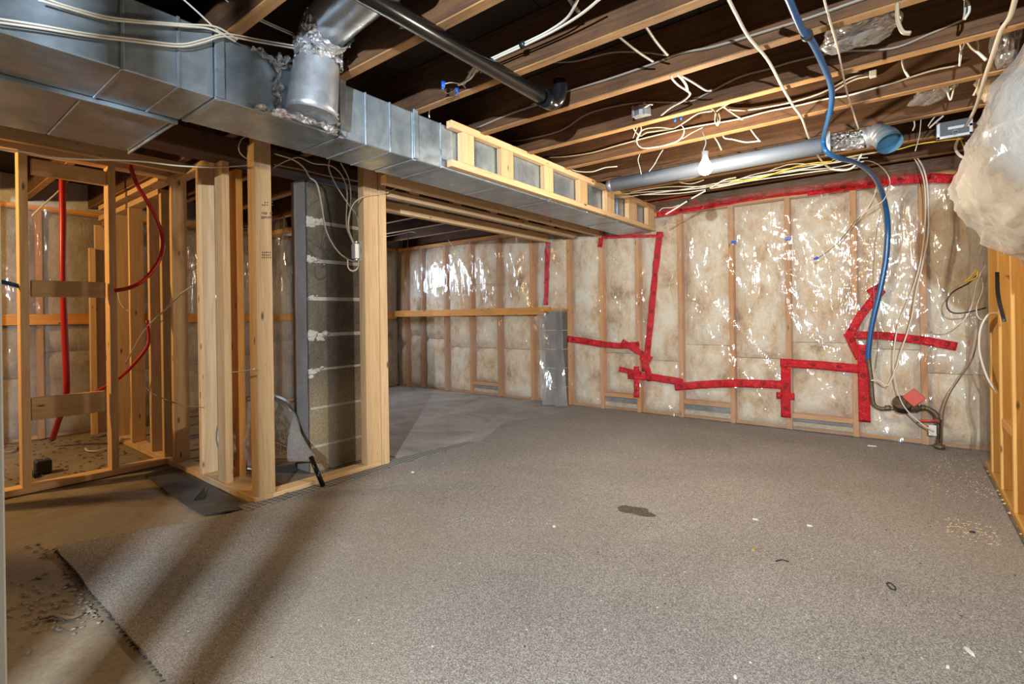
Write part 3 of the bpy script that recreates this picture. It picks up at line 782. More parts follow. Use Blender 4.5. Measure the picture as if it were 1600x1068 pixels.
# ------------------------------------------------------------------ hanging bulb
BP = on(1102, 263, 'Y', 2.62)
hb = empty('light_bulb', (BP.x, BP.y, BP.z + .12), 'bare lit light bulb hanging on its wire below the joists', 'light bulb')
bm = bmesh.new(); bmesh.ops.create_uvsphere(bm, u_segments=28, v_segments=18, radius=.034)
for v in bm.verts:
    if v.co.z > 0: k = v.co.z / .034; v.co.z *= 1 + .65 * k; s = 1 - .52 * k ** 1.6 if k < 1 else .4; v.co.x *= max(s, .45) / max(.2, math.sqrt(max(1e-4, 1 - k * k * .6))) ; v.co.y *= max(s, .45) / max(.2, math.sqrt(max(1e-4, 1 - k * k * .6)))
    v.co += BP
obj('glass', bm, BULB, hb, smooth=True)
obj('socket', tube_geo([BP + Vector((0, 0, .046)), BP + Vector((0, 0, .06)), BP + Vector((0, 0, .085))], .017, 20, True, 1, lambda t: 1 + .15 * math.sin(t * 9)), WHITE, hb, smooth=True)
bpy.data.objects['hanging_bulb_light'].location = BP + Vector((0.0, -.0, -.048))
tube('lead_wire', P([(1101, 248, 'Y', 2.62), (1099, 236), (1103, 222), (1098, 206, 'Y', 2.63)]) + [on(1099, 198, 'Z', H)], .003, CABLE, hb, 6)

# ------------------------------------------------------------------ blue water pipe
tube_pts = P([(1226, -14, 'Z', 1.915), (1233, 0), (1253, 46), (1268, 64), (1283, 94), (1297, 128), (1300, 154, 'Z', 1.91), (1296, 180, 'Z', 1.885)]) + \
    P([(1287, 215, 'Y', 3.17), (1291, 236), (1311, 247, 'Y', 3.25), (1337, 254, 'Y', 3.5), (1362, 271, 'Y', 3.85), (1378, 300, 'Y', 4.2), (1387, 345, 'Y', 4.38), (1385, 400, 'Y', 4.41), (1376, 450, 'Y', 4.41), (1363, 505, 'Y', 4.41), (1357, 548, 'Y', 4.41), (1357, 566)])
bp = empty('water_pipe', tube_pts[0], 'thick blue flexible water pipe running down from the joists to the meter pipe', 'pipe')
def pr_(t): return 1 + .55 * min(1, max(0, (t - .45) * 3))
tube('hose', tube_pts, .0115, BLUE_PEX, bp, 12, 8, rf=pr_)
for px, py, z in ((1261, 55, 1.915), (1296, 177, 1.9)):
    q = on(px, py, 'Z', z); tube('pipe_clip', [q + Vector((0, -.008, 0)), q + Vector((0, .010, 0))], .019, CABLE_K, bp, 14)

# ------------------------------------------------------------------ water meter and its pipework
wm = empty('water_meter', on(1412, 628, 'Y', 4.40), 'water meter with dark dial and red flap on brass pipes near the right corner', 'water meter')
YM = 4.40
tube('riser_pipe', P([(1357, 560, 'Y', YM), (1361, 590), (1363, 618), (1366, 632), (1378, 638), (1402, 637)]), .013, BRASS, wm, 12)
tube('union_nut', P([(1383, 637, 'Y', YM), (1392, 637)]), .021, BRASS, wm, 6)
tube('meter_body', P([(1402, 637, 'Y', YM), (1436, 637)]), .028, BRASS, wm, 18)
q = on(1410, 637, 'Y', YM); tube('register', [q + Vector((0, -.01, .0)), q + Vector((0, -.045, .045))], .050, DARKP, wm, 24)
tube('register_rim', [q + Vector((0, -.040, .040)), q + Vector((0, -.050, .050))], .054, BRASS, wm, 24)
p = on(1428, 621, 'Y', YM - .07); bm = bmesh.new(); vbox(bm, -.045, .045, -.004, .004, -.045, .045, .003)
bmesh.ops.rotate(bm, verts=bm.verts, matrix=Matrix.Rotation(.8, 3, 'Y')); bmesh.ops.translate(bm, verts=bm.verts, vec=p); obj('flap', bm, METER_RED, wm, label='red plastic lid')
tube('outlet_pipe', P([(1436, 637, 'Y', YM), (1450, 638), (1463, 648), (1467, 668), (1468, 697)]), .015, BRASS, wm, 12)
tube('union_nut', P([(1438, 636, 'Y', YM), (1446, 637)]), .022, BRASS, wm, 6)
tube('valve', P([(1461, 655, 'Y', YM - .01), (1471, 660)]), .02, BRASS, wm, 10)
tube('valve_lever', P([(1466, 657, 'Y', YM - .03), (1435, 657)]), .008, METER_RED, wm, 8)
tube('floor_flange', [on(1468, 694, 'Y', YM), on(1468, 700, 'Y', YM)], .03, BRASS, wm, 16)
tg = on(1457, 672, 'Y', YM - .05); box('paper_tag', tg.x - .02, tg.x + .02, YM - .052, YM - .050, tg.z - .035, tg.z + .035, WHITE, wm, 0)

# ------------------------------------------------------------------ metal drum wrapped in plastic behind the corner post
dm = empty('wrapped_drum', (-2.95, 1.42, 0), 'large round metal drum wrapped in clear plastic, leaning behind the corner post', 'drum')
DC = Vector((-3.09, 1.45, .262)); ax = Vector((.80, -.58, .08)).normalized(); R_ = .225
def ring(c, r, n=48):
    a = ax.cross(UV).normalized(); b_ = ax.cross(a); return [c + a * (r * math.cos(2 * PI * k / n)) + b_ * (r * math.sin(2 * PI * k / n)) for k in range(n + 1)]
prof = [(-.16, .9), (-.155, 1), (-.02, 1), (-.015, 1.03), (.0, 1.03), (.005, 1), (.02, .99), (.022, .95), (.012, .9), (.02, .6), (.026, .3), (.028, .02)]
DG = simple('drum_steel', (.35, .33, .30), .32, .55, (6, .2), (4, .6))
obj('shell', loft([ring(DC + ax * t, R_ * s) for t, s in prof]), DG, dm, smooth=True)
q0 = DC + ax * .02; tip = on(489, 716, 'X', -2.66)
rows = []; base = ring(q0 - ax * .03, R_ * 1.035, 60)
side = sorted(range(60), key=lambda k: (base[k] - DC).dot(RV))
for i in range(22):
    t = i / 21; r = []
    for k, p_ in enumerate(base):
        e = t ** .9; p2 = p_.lerp(tip, e)
        w0 = (1 - e) * e * .13; p2 = p2 + (DC - p_).normalized() * (w0 * .6); p2 += Vector((1, -1, 0)) * .012 * noise.noise(p2 * 16) * (1 - t)
        p2 += (p_ - DC).normalized() * .014 * t * (1 + .5 * math.sin(k * 1.3))
        r.append(p2)
    rows.append(r)
obj('wrapping', loft(rows), plastic('drum_polythene', .55, (.72, .70, .67), .4), dm, smooth=True, label='clear plastic gathered to a point')
tube('pipe', [tip + Vector((-.005, -.01, .01)), on(505, 759, 'Z', .02)], .013, BLACK_ABS, dm, 14, label='black pipe end poking out of the plastic')

# plastic drop hanging between corner post and pier
rows = []
for i in range(16):
    r = []; t = i / 15
    for j in range(40):
        s = j / 39; p = on(431 + 17 * t, 340 + 290 * s, 'Y', 2.35); p.y += .03 * noise.noise(Vector((t * 4, s * 6, 2))) ; r.append(p)
    rows.append(r)
o = obj('plastic_strip', loft(rows), POLY2, None, smooth=True); tag(o, 'narrow strip of cloudy plastic hanging between the corner post and the pier', 'plastic sheet')
for (pa, pb) in (((384, 322), (447, 330)), ((384, 350), (447, 360))):
    p, q = on(*pa, 'Y', 2.6), on(*pb, 'Y', 2.6); o = box('strapping_board', p.x, q.x + .05, 2.6, 2.69, q.z - .01, q.z + .03, DIM['X'], None); tag(o, ('upper' if pa[1] < 340 else 'lower') + ' pale strapping board seen through the gap left of the block pier', 'board')

# ------------------------------------------------------------------ cables
def cable(label, spec, r=.0055, mat=CABLE, name='cable', extra=None, flat=.6, n=7, cat='cable', group=None, joists=True, dense=True):
    pts = P(spec) if not isinstance(spec[0], Vector) else spec
    o = tube(name, pts, r, mat, None, 7, n, True, flat); tag(o, label, cat, group); return o
Jf = lambda i: JY[i] - .008        # near face of joist i
J0, J1, J2, J3, J4, J5 = 4, 5, 6, 7, 8, 9
cable('long white cable stapled along the third joist face, passing over the black pipe elbow', [(745, 200, 'Y', Jf(J2)), (800, 177), (850, 160), (883, 144), (950, 124), (1017, 101), (1060, 84), (1116, 73), (1200, 48), (1262, 29), (1330, 5), (1400, -18)], .008, CABLE_G)
cable('sagging grey-white cable stapled along the fourth joist above the junction box', [(800, 221, 'Y', Jf(J3)), (825, 217), (876, 204), (914, 180), (952, 168), (1002, 160), (1073, 159), (1103, 147), (1154, 121), (1200, 108), (1240, 96), (1311, 81), (1392, 76), (1453, 53), (1504, 31)], .007, CABLE_G)
cable('short wavy cable in the bay between the second and third joists', [(850, 97, 'Y', 2.0), (896, 96), (957, 82), (1007, 82), (1040, 86)], .006, CABLE_G)
cable('left one of two slanting cables dropping behind the second joist', [(962, 53, 'Z', 1.97), (997, 81), (1020, 96)], .006, CABLE_G)
cable('right one of two slanting cables dropping behind the second joist', [(1005, 35, 'Z', 1.97), (1026, 66), (1043, 86)], .006, CABLE_G)
b1 = cable('upper strand of the taped white pair ending in blue connectors left of the black pipe', [(905, -6, 'Z', 1.99), (888, 26), (858, 48), (820, 67), (775, 88), (745, 102), (733, 118, 'Z', 1.965), (725, 132)], .006, CABLE)
cable('lower strand of the taped white pair ending in blue connectors left of the black pipe', [(940, -4, 'Z', 1.98), (908, 22), (870, 46), (822, 70), (776, 91), (748, 106), (735, 122, 'Z', 1.955), (716, 133)], .006, CABLE)
q = on(820, 68, 'Z', 1.985); q2 = on(814, 71, 'Z', 1.985); o = tube('tape_wrap', [q, q2], .013, CABLE_K, b1, 10)
cable('stub of cable poking down from the second joist at the top edge', [(882, -12, 'Z', 2.0), (892, 2), (905, 20)], .008, CABLE_G)
for k, (px, py) in enumerate(((693, 133), (714, 143))):
    p = on(px, py, 'Z', 1.95); o = tube('wire_connector', [p + Vector((0, 0, .015)), p - Vector((.004, 0, .014))], .0105, BLUE_NUT, None, 10, rf=lambda t: 1 - .35 * t)
    tag(o, ('left' if k == 0 else 'right') + ' blue wire connector beside the black drain pipe', 'connector', 'blue wire connectors')
cable('twisted bare wires hanging between the two blue connectors by the drain pipe', [(690, 140, 'Z', 1.94), (700, 146), (712, 140), (708, 150), (702, 158)], .003, BARE)
cable('short copper wire linking the left blue connector to the white pair', [(695, 131, 'Z', 1.955), (706, 129), (722, 132), (728, 138)], .003, CABLE)
cable('white cable running towards the camera across all the joists to the vent pipe', [(1136, -6, 'Z', 1.93), (1150, 22), (1170, 58), (1200, 94), (1223, 137), (1240, 166), (1253, 185), (1266, 220), (1283, 250, 'Z', 1.90), (1301, 264, 'Y', 3.5), (1330, 263), (1347, 240)], .006, CABLE)
cable('thin crinkled wire hanging from the top edge to the foil-wrapped elbow', [(1287, -4, 'Z', 1.93), (1296, 30), (1309, 76), (1316, 112), (1324, 147), (1333, 175), (1342, 202, 'Z', 1.92)], .0038, CABLE)
cable('thick white cable curling down the right side in front of the joists', [(1588, -8, 'Z', 1.925), (1578, 26), (1564, 48), (1551, 86), (1539, 121), (1524, 169), (1506, 202, 'Z', 1.90), (1493, 228, 'Y', 4.0), (1500, 243), (1518, 250)], .008, CABLE)
cable('white cable stapled along the fifth joist, ending over the bulkhead frame', [(856, 246, 'Y', Jf(J4)), (888, 244), (926, 238), (965, 227), (1002, 217), (1030, 210), (1065, 202), (1101, 195), (1154, 186), (1200, 174), (1245, 165), (1293, 154), (1326, 149), (1390, 131), (1453, 111), (1496, 102)], .0065)
cable('second cable above it on the fifth joist, ending at a white clip', [(1121, 162, 'Y', Jf(J4) - .012), (1139, 171), (1165, 172), (1200, 167), (1243, 158), (1286, 144), (1331, 121), (1362, 117)], .0065)
cable('third cable on the fifth joist, joining the white clip from below', [(1300, 144, 'Y', Jf(J4) - .02), (1333, 125), (1358, 119)], .0065)
p = on(1364, 115, 'Y', Jf(J4) - .02); o = box('cable_clip', p.x - .014, p.x + .014, p.y - .01, p.y + .02, p.z - .014, p.z + .014, WHITE, None); tag(o, 'small white clip holding two cable ends on the fifth joist', 'clip')
cable('grey cable stub lying left of the white clip', [(1298, 118, 'Y', Jf(J4)), (1320, 114), (1343, 112)], .006, CABLE_G)
cable('white cable looping out of the junction box and back up to the blue connectors', [(995, 187, 'Y', 2.80), (1002, 202), (995, 221), (1003, 231), (1022, 230), (1043, 226), (1062, 218), (1069, 205), (1064, 193)], .006)
cable('cable bending right from the junction box along the fifth joist', [(993, 186, 'Y', 2.78), (990, 200), (1000, 212, 'Y', 2.86), (1010, 207), (1030, 204), (1053, 200), (1072, 189), (1091, 177), (1113, 173)], .0055)
cable('short wire dangling from the junction box with a bare tip', [(998, 186, 'Y', 2.8), (996, 198), (992, 208), (989, 216)], .0035, CABLE)
cable('wavy cable between junction box and the doubled cables', [(992, 222, 'Y', 2.85), (1003, 204), (1025, 199), (1052, 201)], .0055)
cable('pale loop hanging from the fourth joist, left strand', [(1048, 117, 'Z', 1.945), (1051, 124), (1060, 133), (1071, 140), (1078, 147), (1068, 157), (1048, 168), (1033, 180)], .006, CABLE_G)
cable('pale loop hanging from the fourth joist, right strand', [(1058, 116, 'Z', 1.945), (1066, 124), (1072, 133), (1074, 142)], .006, CABLE)
cable('cable crossing from the fourth joist edge to a staple', [(1061, 116, 'Z', 1.95), (1085, 130), (1103, 141), (1112, 141)], .006, CABLE_G)
cable('cable folded over the fifth joist edge left of the fold bundle', [(1106, 166, 'Y', 2.86), (1117, 174), (1121, 184), (1122, 194)], .006)
cable('cable folded over the fifth joist edge at the fold bundle', [(1126, 161, 'Y', 2.86), (1135, 170), (1148, 179), (1160, 187)], .007)
cable('cable slanting up from the fold bundle to the fourth joist', [(1119, 174, 'Y', 2.84), (1128, 168), (1138, 162), (1147, 158)], .006)
cable('white loop end hanging in the fold bundle', [(1118, 176, 'Y', 2.83), (1117, 188), (1121, 196), (1125, 186), (1123, 177)], .0055)
cable('white cable sagging below the fifth joist right of the bulb', [(1129, 211, 'Y', 3.0), (1133, 216), (1146, 218), (1164, 222), (1180, 221), (1187, 220)], .006)
cable('short white cable meeting the sagging one at its right end', [(1173, 202, 'Y', 3.0), (1180, 212), (1188, 221)], .006)
cable('short cut cable end hanging below the fifth joist above the bulb', [(1116, 214, 'Y', 3.0), (1122, 223), (1127, 234)], .006)
cable('thin yellowish wire slanting behind the bulb lead', [(1066, 217, 'Y', 2.86), (1082, 207), (1098, 199)], .003, CABLE)
cable('thin thread hanging left of the bulb, long one', [(1036, 234, 'Y', 3.0), (1030, 243), (1023, 256), (1014, 268)], .003, CABLE)
cable('thin thread hanging left of the bulb, short one', [(1000, 240, 'Y', 3.0), (997, 250), (1000, 262), (1002, 272)], .003, CABLE)
cable('cut white cable end lying over the far end of the bulkhead frame', [(890, 264, 'Y', 3.0), (905, 268), (926, 268), (945, 262), (964, 260)], .006)
for k, (px, py) in enumerate(((1055, 186), (1064, 183))):
    p = on(px, py, 'Y', 2.82); o = tube('wire_connector', [p + Vector((0, 0, .012)), p - Vector((.002, 0, .016))], .0095, BLUE_NUT, None, 10, rf=lambda t: 1 - .3 * t)
    tag(o, ('left' if k == 0 else 'right') + ' blue wire connector on the fifth joist right of the junction box', 'connector', 'blue wire connectors')
cable('brown cable looping down at the top right between joists', [(1402, 6, 'Y', 1.98), (1402, 22), (1404, 36), (1411, 50), (1423, 52)], .010, simple('tan_cable', (.36, .27, .17), .5))
cable('doubled white cable hanging at the top edge, right bay', [(1505, -5, 'Y', 2.3), (1513, 6), (1514, 18), (1507, 30)], .0075)
cable('greenish end of the doubled cable at the top edge', [(1508, -5, 'Y', 2.3), (1508, 14), (1506, 30)], .006, simple('green_grey_cable', (.28, .31, .24), .5))
cable('white cable bridging the bay under the plastic bag', [(1411, 87, 'Y', 2.75), (1410, 98), (1414, 111), (1420, 121)], .0075)
cable('left white cable of three folded over the fourth joist at right', [(1500, 64, 'Y', 2.7), (1502, 80), (1499, 103)], .0065)
cable('middle white cable of three folded over the fourth joist at right', [(1509, 62, 'Y', 2.7), (1517, 74), (1530, 84), (1541, 94)], .0085)
cable('right white cable of three folded over the fourth joist at right', [(1524, 58, 'Y', 2.7), (1528, 68), (1527, 79)], .007)
cable('thin joining strand between the folded cables at right', [(1509, 64, 'Y', 2.68), (1504, 76), (1500, 84), (1499, 102)], .005)
cable('left white loop under the right-hand plastic bag', [(1482, 132, 'Y', 3.1), (1481, 146), (1485, 156), (1488, 148), (1492, 131)], .006)
cable('white cable stub right of the white loop under the bag', [(1532, 121, 'Y', 3.1), (1528, 135), (1521, 149)], .007)
cable('pale blue-white cable stub near the metal box, left', [(1428, 188, 'Y', 3.4), (1429, 196), (1426, 204)], .006)
cable('white slanting stub near the metal box, right', [(1474, 181, 'Y', 3.4), (1463, 190), (1452, 200)], .0075)
cable('white slanting stub near the metal box, thin one', [(1462, 181, 'Y', 3.4), (1456, 188), (1450, 197)], .005)
cable('thin white wire dropping from the last visible joist to the cable bundle', [(1439, 186, 'Y', 3.4), (1438, 200), (1436, 214), (1430, 236)], .0035)
# bundle above the far plastic: individual cables
YB = 3.64
bun_ = [((968, 309), (1010, 303), (1060, 297), (1110, 288), (1160, 279), (1230, 268), (1300, 262), (1350, 252)),
        ((972, 303), (1020, 299), (1075, 296), (1130, 288), (1180, 272), (1240, 262), (1300, 253), (1352, 240)),
        ((985, 300), (1040, 292), (1100, 291), (1150, 284), (1215, 270), (1280, 259), (1330, 245), (1370, 238)),
        ((1000, 304), (1060, 302), (1120, 293), (1170, 283), (1225, 275), (1290, 266), (1340, 262)),
        ((1090, 294), (1140, 288), (1200, 274), (1250, 266), (1310, 250), (1356, 246)),
        ((1200, 268), (1215, 262), (1240, 256), (1290, 256), (1340, 247)),
        ((1060, 281), (1085, 277), (1098, 272)), ((1062, 285), (1080, 287), (1100, 281))]
desc = ['lowest', 'second lowest', 'middle', 'slightly sagging', 'late joining', 'short looping', 'cut', 'frayed']
for k, sp in enumerate(bun_):
    cable('%s white cable of the bundle running above the far plastic sheet' % desc[k], [(sp[0][0], sp[0][1], 'Y', YB - .012 * (k % 4))] + list(sp[1:]), .0058, CABLE, group='cables above the far wall')
cable('yellow cable in the bundle right of the bulb', [(1140, 283, 'Y', YB - .05), (1170, 281), (1195, 276), (1225, 266), (1262, 256), (1300, 252)], .007, CABLE_Y)
cable('yellow cable running right behind the open vent collar', [(1300, 250, 'Y', YB), (1352, 240), (1400, 234), (1430, 226), (1470, 220), (1505, 216)], .005, CABLE_Y)
cable('thick white cable slanting down over the red tape with black bands', [(1040, 335, 'Y', YB - .05), (1055, 326), (1079, 311), (1106, 296), (1130, 282), (1150, 277)], .0085)
for px, py in ((1077, 312), (1106, 296)):
    a_ = on(px - 3, py + 2, 'Y', YB - .05); b_ = on(px + 3, py - 2, 'Y', YB - .05)
    o = tube("black_band", [a_, b_], .010, CABLE_K, None, 8)
    tag(o, ('lower' if px < 1090 else 'upper') + ' black tape band on the slanting white cable', 'tape')
cable('white bare-ended curl at the left end of the long red tape', [(1030, 330, 'Y', YB), (1036, 325), (1050, 324), (1061, 320)], .004)
# drops on the right
cable('outer white cable hanging down the right side of the far wall', [(1410, 232, 'Y', 4.25), (1427, 240), (1442, 261), (1449, 290), (1451, 330), (1450, 370), (1442, 411), (1432, 455), (1426, 490), (1419, 516), (1408, 548), (1400, 575), (1389, 600), (1381, 600), (1372, 594), (1361, 594)], .0085)
cable('inner white cable hanging to the water meter and floor tag', [(1405, 231, 'Y', 4.25), (1422, 240), (1437, 262), (1445, 292), (1446, 345), (1440, 400), (1430, 440), (1415, 478), (1403, 510), (1397, 550), (1398, 590), (1411, 632, 'Y', 4.27), (1438, 660), (1460, 674)], .007)
cable('white wire pair loop, outer arc, running down to black tipped ends', [(1335, 253, 'Y', 4.2), (1356, 251), (1374, 258), (1388, 274), (1390, 292), (1380, 313), (1360, 326), (1342, 340)], .006)
cable('white wire pair loop, inner arc, in front of the red top tape', [(1340, 255, 'Y', 4.2), (1356, 260), (1368, 275), (1369, 296), (1360, 318), (1349, 332), (1341, 342)], .0065)
cable('long white lead with black bands ending at a blue tip', [(1342, 339, 'Y', 4.2), (1330, 355), (1313, 376)], .007)
cable('dark twisted conductors ending in the blue tip in front of the far wall', [(1345, 338, 'Y', 4.19), (1336, 346), (1327, 358), (1311, 377), (1296, 391), (1278, 403)], .0035, CABLE_K)
p = on(1275, 404, 'Y', 4.19); o = tube('wire_connector', [p + Vector((.012, 0, .008)), p - Vector((.014, 0, .004))], .009, BLUE_NUT, None, 8, rf=lambda t: 1.1 - .3 * t); tag(o, 'blue wire connector at the tip of the dangling leads in front of the far wall', 'connector')
for k, (px, py) in enumerate(((1146, 378), (1231, 372))):
    p = on(px, py, 'Y', YW - .045); o = box('blue_patch', p.x - .020, p.x + .020, p.y - .001, p.y + .002, p.z - .011, p.z + .011, BLUE_NUT, None, 0); tag(o, ('left' if k == 0 else 'right') + ' blue tape square stuck on a far-wall stud', 'tape')
cable('thin grey wire behind the blue pipe on the far wall', [(1376, 330, 'Y', 4.44), (1369, 370), (1365, 420), (1366, 470), (1370, 500), (1372, 540), (1368, 575)], .003, CABLE_G)
cable('black cable loop sticking out by the right corner', [(1526, 430, 'Y', 4.1), (1512, 443), (1490, 455), (1480, 468), (1481, 482), (1492, 489), (1515, 487), (1542, 480)], .007, CABLE_K)
cable('pale wire arcing from the bundle to a dark tip in the right corner', [(1540, 414, 'Y', 4.1), (1527, 440), (1521, 468), (1510, 495), (1490, 511), (1472, 514), (1461, 509)], .0055)
cable('short pale cable beside the first yellow stud', [(1532, 425, 'Y', 4.05), (1536, 450), (1526, 480), (1530, 497), (1545, 500)], .0055)
cable('thick white cable bowing out and into the yellow stud', [(1560, 489, 'Y', 3.80), (1545, 491), (1534, 508), (1530, 530), (1532, 556), (1543, 590), (1559, 616)], .0095)
cable('brown cable curving down the corner to the meter pipe', [(1530, 497, 'Y', 4.15), (1527, 530), (1518, 563), (1500, 590), (1483, 617), (1474, 645), (1472, 690)], .0065, simple('brown_cable', (.12, .075, .04), .5))
cable('yellow cable tangle above the red corner tape, left strand', [(1500, 215, 'Y', 4.0), (1508, 232), (1518, 240), (1526, 256), (1532, 264)], .006, CABLE_Y)
cable('yellow cable curl hanging under the wrapped bundle', [(1507, 441, 'Y', 4.0), (1517, 432), (1526, 422), (1527, 432), (1512, 440)], .007, CABLE_Y)
cable('white wire curl above the red corner tape', [(1525, 212, 'Y', 4.0), (1519, 222), (1518, 236), (1524, 247), (1534, 262)], .005)
cable('white wire curving from the corner tape to the bundle', [(1509, 222, 'Y', 4.0), (1514, 240), (1515, 258), (1522, 272), (1528, 280)], .005)
o = box('hanging_strap', .372, .378, 3.505, 3.525, .945, 1.24, DARKP, None, .001)
q0, q1 = on(1558, 425, 'X', .378), on(1569, 502, 'X', .378)
bpy.data.objects.remove(o); o = tube('hanging_strap', [q0, q0.lerp(q1, .5) + Vector((-.008, 0, 0)), q1], .008, DARKP, None, 8, flat=.25); tag(o, 'dark flat strap hanging on the first yellow stud', 'strap')

# cables over the duct, top left
XC = XD + .03
cable('upper strand of the white cable pair drooping across the left duct face', [(70, -3, 'X', XC), (100, 8), (162, 25), (215, 32), (287, 38), (337, 42), (371, 62)], .005)
cable('lower strand of the white cable pair drooping across the left duct face', [(60, 0, 'X', XC), (100, 12), (162, 29), (215, 35), (287, 41), (330, 46), (368, 65)], .005)
cable('upper strand of the long white pair from the left edge to the foil collar', [(-12, 28, 'X', XC), (60, 39), (135, 52), (210, 61), (280, 69), (320, 61), (354, 53), (405, 62), (462, 72)], .0048)
cable('lower strand of the long white pair from the left edge to the foil collar', [(-12, 34, 'X', XC), (60, 44), (135, 56), (210, 65), (280, 73), (318, 66), (352, 57), (405, 66), (462, 76)], .0048)
cable('white cable slanting from the top edge into the foil collar, left strand', [(348, -4, 'X', XC), (372, 15), (405, 32), (459, 56)], .004)
cable('white cable slanting from the top edge into the foil collar, right strand', [(354, -5, 'X', XC), (380, 15), (412, 32), (462, 54)], .004)
cable('white cable dropping behind the duct cables near its top seam', [(283, -4, 'X', XC - .01), (310, 20), (337, 45), (352, 54), (370, 62)], .004)
cable('thin wire tip standing up behind the raised duct seam', [(530, 135, 'X', XD - .05), (531, 126), (535, 117)], .004)
cable('short wire hooked over the duct edge before the bulkhead', [(671, 184, 'X', XD), (670, 176), (673, 168), (677, 163)], .004)
# below the duct
cable('long white cable sagging below the duct across the top of the left partition', [(-12, 231, 'X', -2.85), (40, 238), (74, 245), (130, 249), (182, 250), (230, 253), (280, 259), (340, 261), (397, 257)], .0068)
cable('white cable loop left of the corner post under the duct', [(387, 212, 'X', -2.72), (377, 218), (373, 230), (378, 242), (395, 253)], .005)
XW = -2.72
cable('white cable falling in a long curve over the block pier into the left metal box', [(429, 240, 'X', XW), (457, 249), (474, 261), (484, 277), (495, 287), (502, 319), (510, 362), (528, 393), (549, 407), (560, 406, 'X', -2.66)], .0068)
cable('white cable arching right over the pier and down to the left box', [(429, 261, 'X', XW), (448, 251), (467, 246), (489, 255), (517, 259), (534, 274), (542, 300), (541, 350), (551, 379, 'X', -2.66)], .0055)
cable('straight pale cable running behind the others under the duct', [(429, 257, 'X', -2.8), (476, 266), (514, 275), (568, 284)], .0065, CABLE_G)
cable('white cable crossing from the duct to the right metal box', [(515, 248, 'X', XW), (514, 264), (525, 289), (540, 313), (556, 335), (561, 355), (561, 377, 'X', -2.66)], .0060)
cable('white cable falling almost straight from the duct to the left box', [(532, 254, 'X', XW), (544, 277), (548, 302), (547, 330), (545, 358), (553, 380, 'X', -2.66)], .0055)
cable('white cable passing in front of the end post and down to the left box', [(621, 293, 'X', XF + .02), (600, 302), (571, 306), (555, 315), (547, 330), (544, 352), (551, 380, 'X', -2.66)], .0050)
cable('small white cable loop hanging under the two metal boxes', [(543, 405, 'X', -2.66), (544, 418), (551, 423), (559, 418), (561, 405)], .0050)
for k, (pxa, pxb) in enumerate(((554, 563), (566, 573))):
    a_, b_ = on(pxa, 380, 'X', -2.655), on(pxb, 404, 'X', -2.655)
    e = empty('electrical_box', (-2.655, a_.y, b_.z), ('left' if k == 0 else 'right') + ' of two small metal electrical boxes on the end post', 'electrical box', 'electrical boxes on the end post')
    box('box_body', -2.69, -2.65, a_.y, b_.y, b_.z, a_.z, WHITEM, e)
    for zz in (a_.z + .008, b_.z - .008):
        for yy in (a_.y + .006, b_.y - .004):
            tube('clamp_screw', [Vector((-2.66, yy, zz)), Vector((-2.643, yy, zz))], .006, WHITEM, e, 8)
# junction box, octagonal, on the fourth joist
jb = empty('junction_box', on(1003, 178, 'Y', 2.45), 'small grey metal junction box with cables on the fourth joist', 'electrical box')
c = on(1004, 177, 'Y', 2.47)
obj('box_body', tube_geo([c + Vector((0, 0, -.018)), c + Vector((0, 0, .03))], .045, 8), STEEL, jb)
for dx in (-.03, .03): box('bracket', c.x + dx - .006, c.x + dx + .006, c.y - .055, c.y - .048, c.z - .03, c.z + .03, STEEL, jb)
cable('cable stub leaving the junction box to the right', [c + Vector((.03, -.05, .005)), c + Vector((.06, -.055, .012)), c + Vector((.075, -.05, .008))], .006)
c = on(1492, 202, 'Y', 3.55)
mb = empty('outlet_box', c, 'square white metal box with a round knockout near the right corner of the ceiling', 'electrical box')
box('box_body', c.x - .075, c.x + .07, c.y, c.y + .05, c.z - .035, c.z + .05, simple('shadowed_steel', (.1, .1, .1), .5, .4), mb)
bm = bmesh.new()
for a_ in ((-.075, .07, -.042, -.028), (-.075, -.06, -.042, .05), (.055, .07, -.042, .05), (-.03, .07, .0, .016)): vbox(bm, c.x + a_[0], c.x + a_[1], c.y - .012, c.y, c.z + a_[2], c.z + a_[3], .002)
obj('flange', bm, WHITEM, mb)
obj('knockout_ring', tube_geo(spline([c + Vector((.012 * math.cos(t * PI / 6) , -.016, -.02 + .012 * math.sin(t * PI / 6))) for t in range(13)], 2), .003, 6), STEEL, mb, smooth=True)

# crumpled plastic bags stuffed between the joists, right
for k, (px, py, Yb, wx, wz, lab) in enumerate(((1352, 46, 2.3, .13, .045, 'crumpled clear plastic bag stuffed between joists at the top right'), (1458, 146, 3.12, .085, .032, 'small crumpled clear plastic bag between the lower joists at right'), (1572, 66, 2.9, .05, .10, 'grey crumpled plastic beside the wrapped bundle'))):
    c = on(px, py, 'Y', Yb); bm = bmesh.new(); bmesh.ops.create_icosphere(bm, subdivisions=5, radius=1)
    for v in bm.verts:
        n_ = 1 + .35 * noise.noise(v.co * 1.4 + Vector((k * 7, 0, 0))) - .22 * abs(noise.noise(v.co * 4 + Vector((k, 3, 0))))
        v.co = c + Vector((v.co.x * wx * n_, v.co.y * .10 * n_, v.co.z * wz * n_ + .02 * v.co.x))
    o = obj('plastic_bag', bm, BAG2, None, smooth=True); tag(o, lab, 'plastic bag')

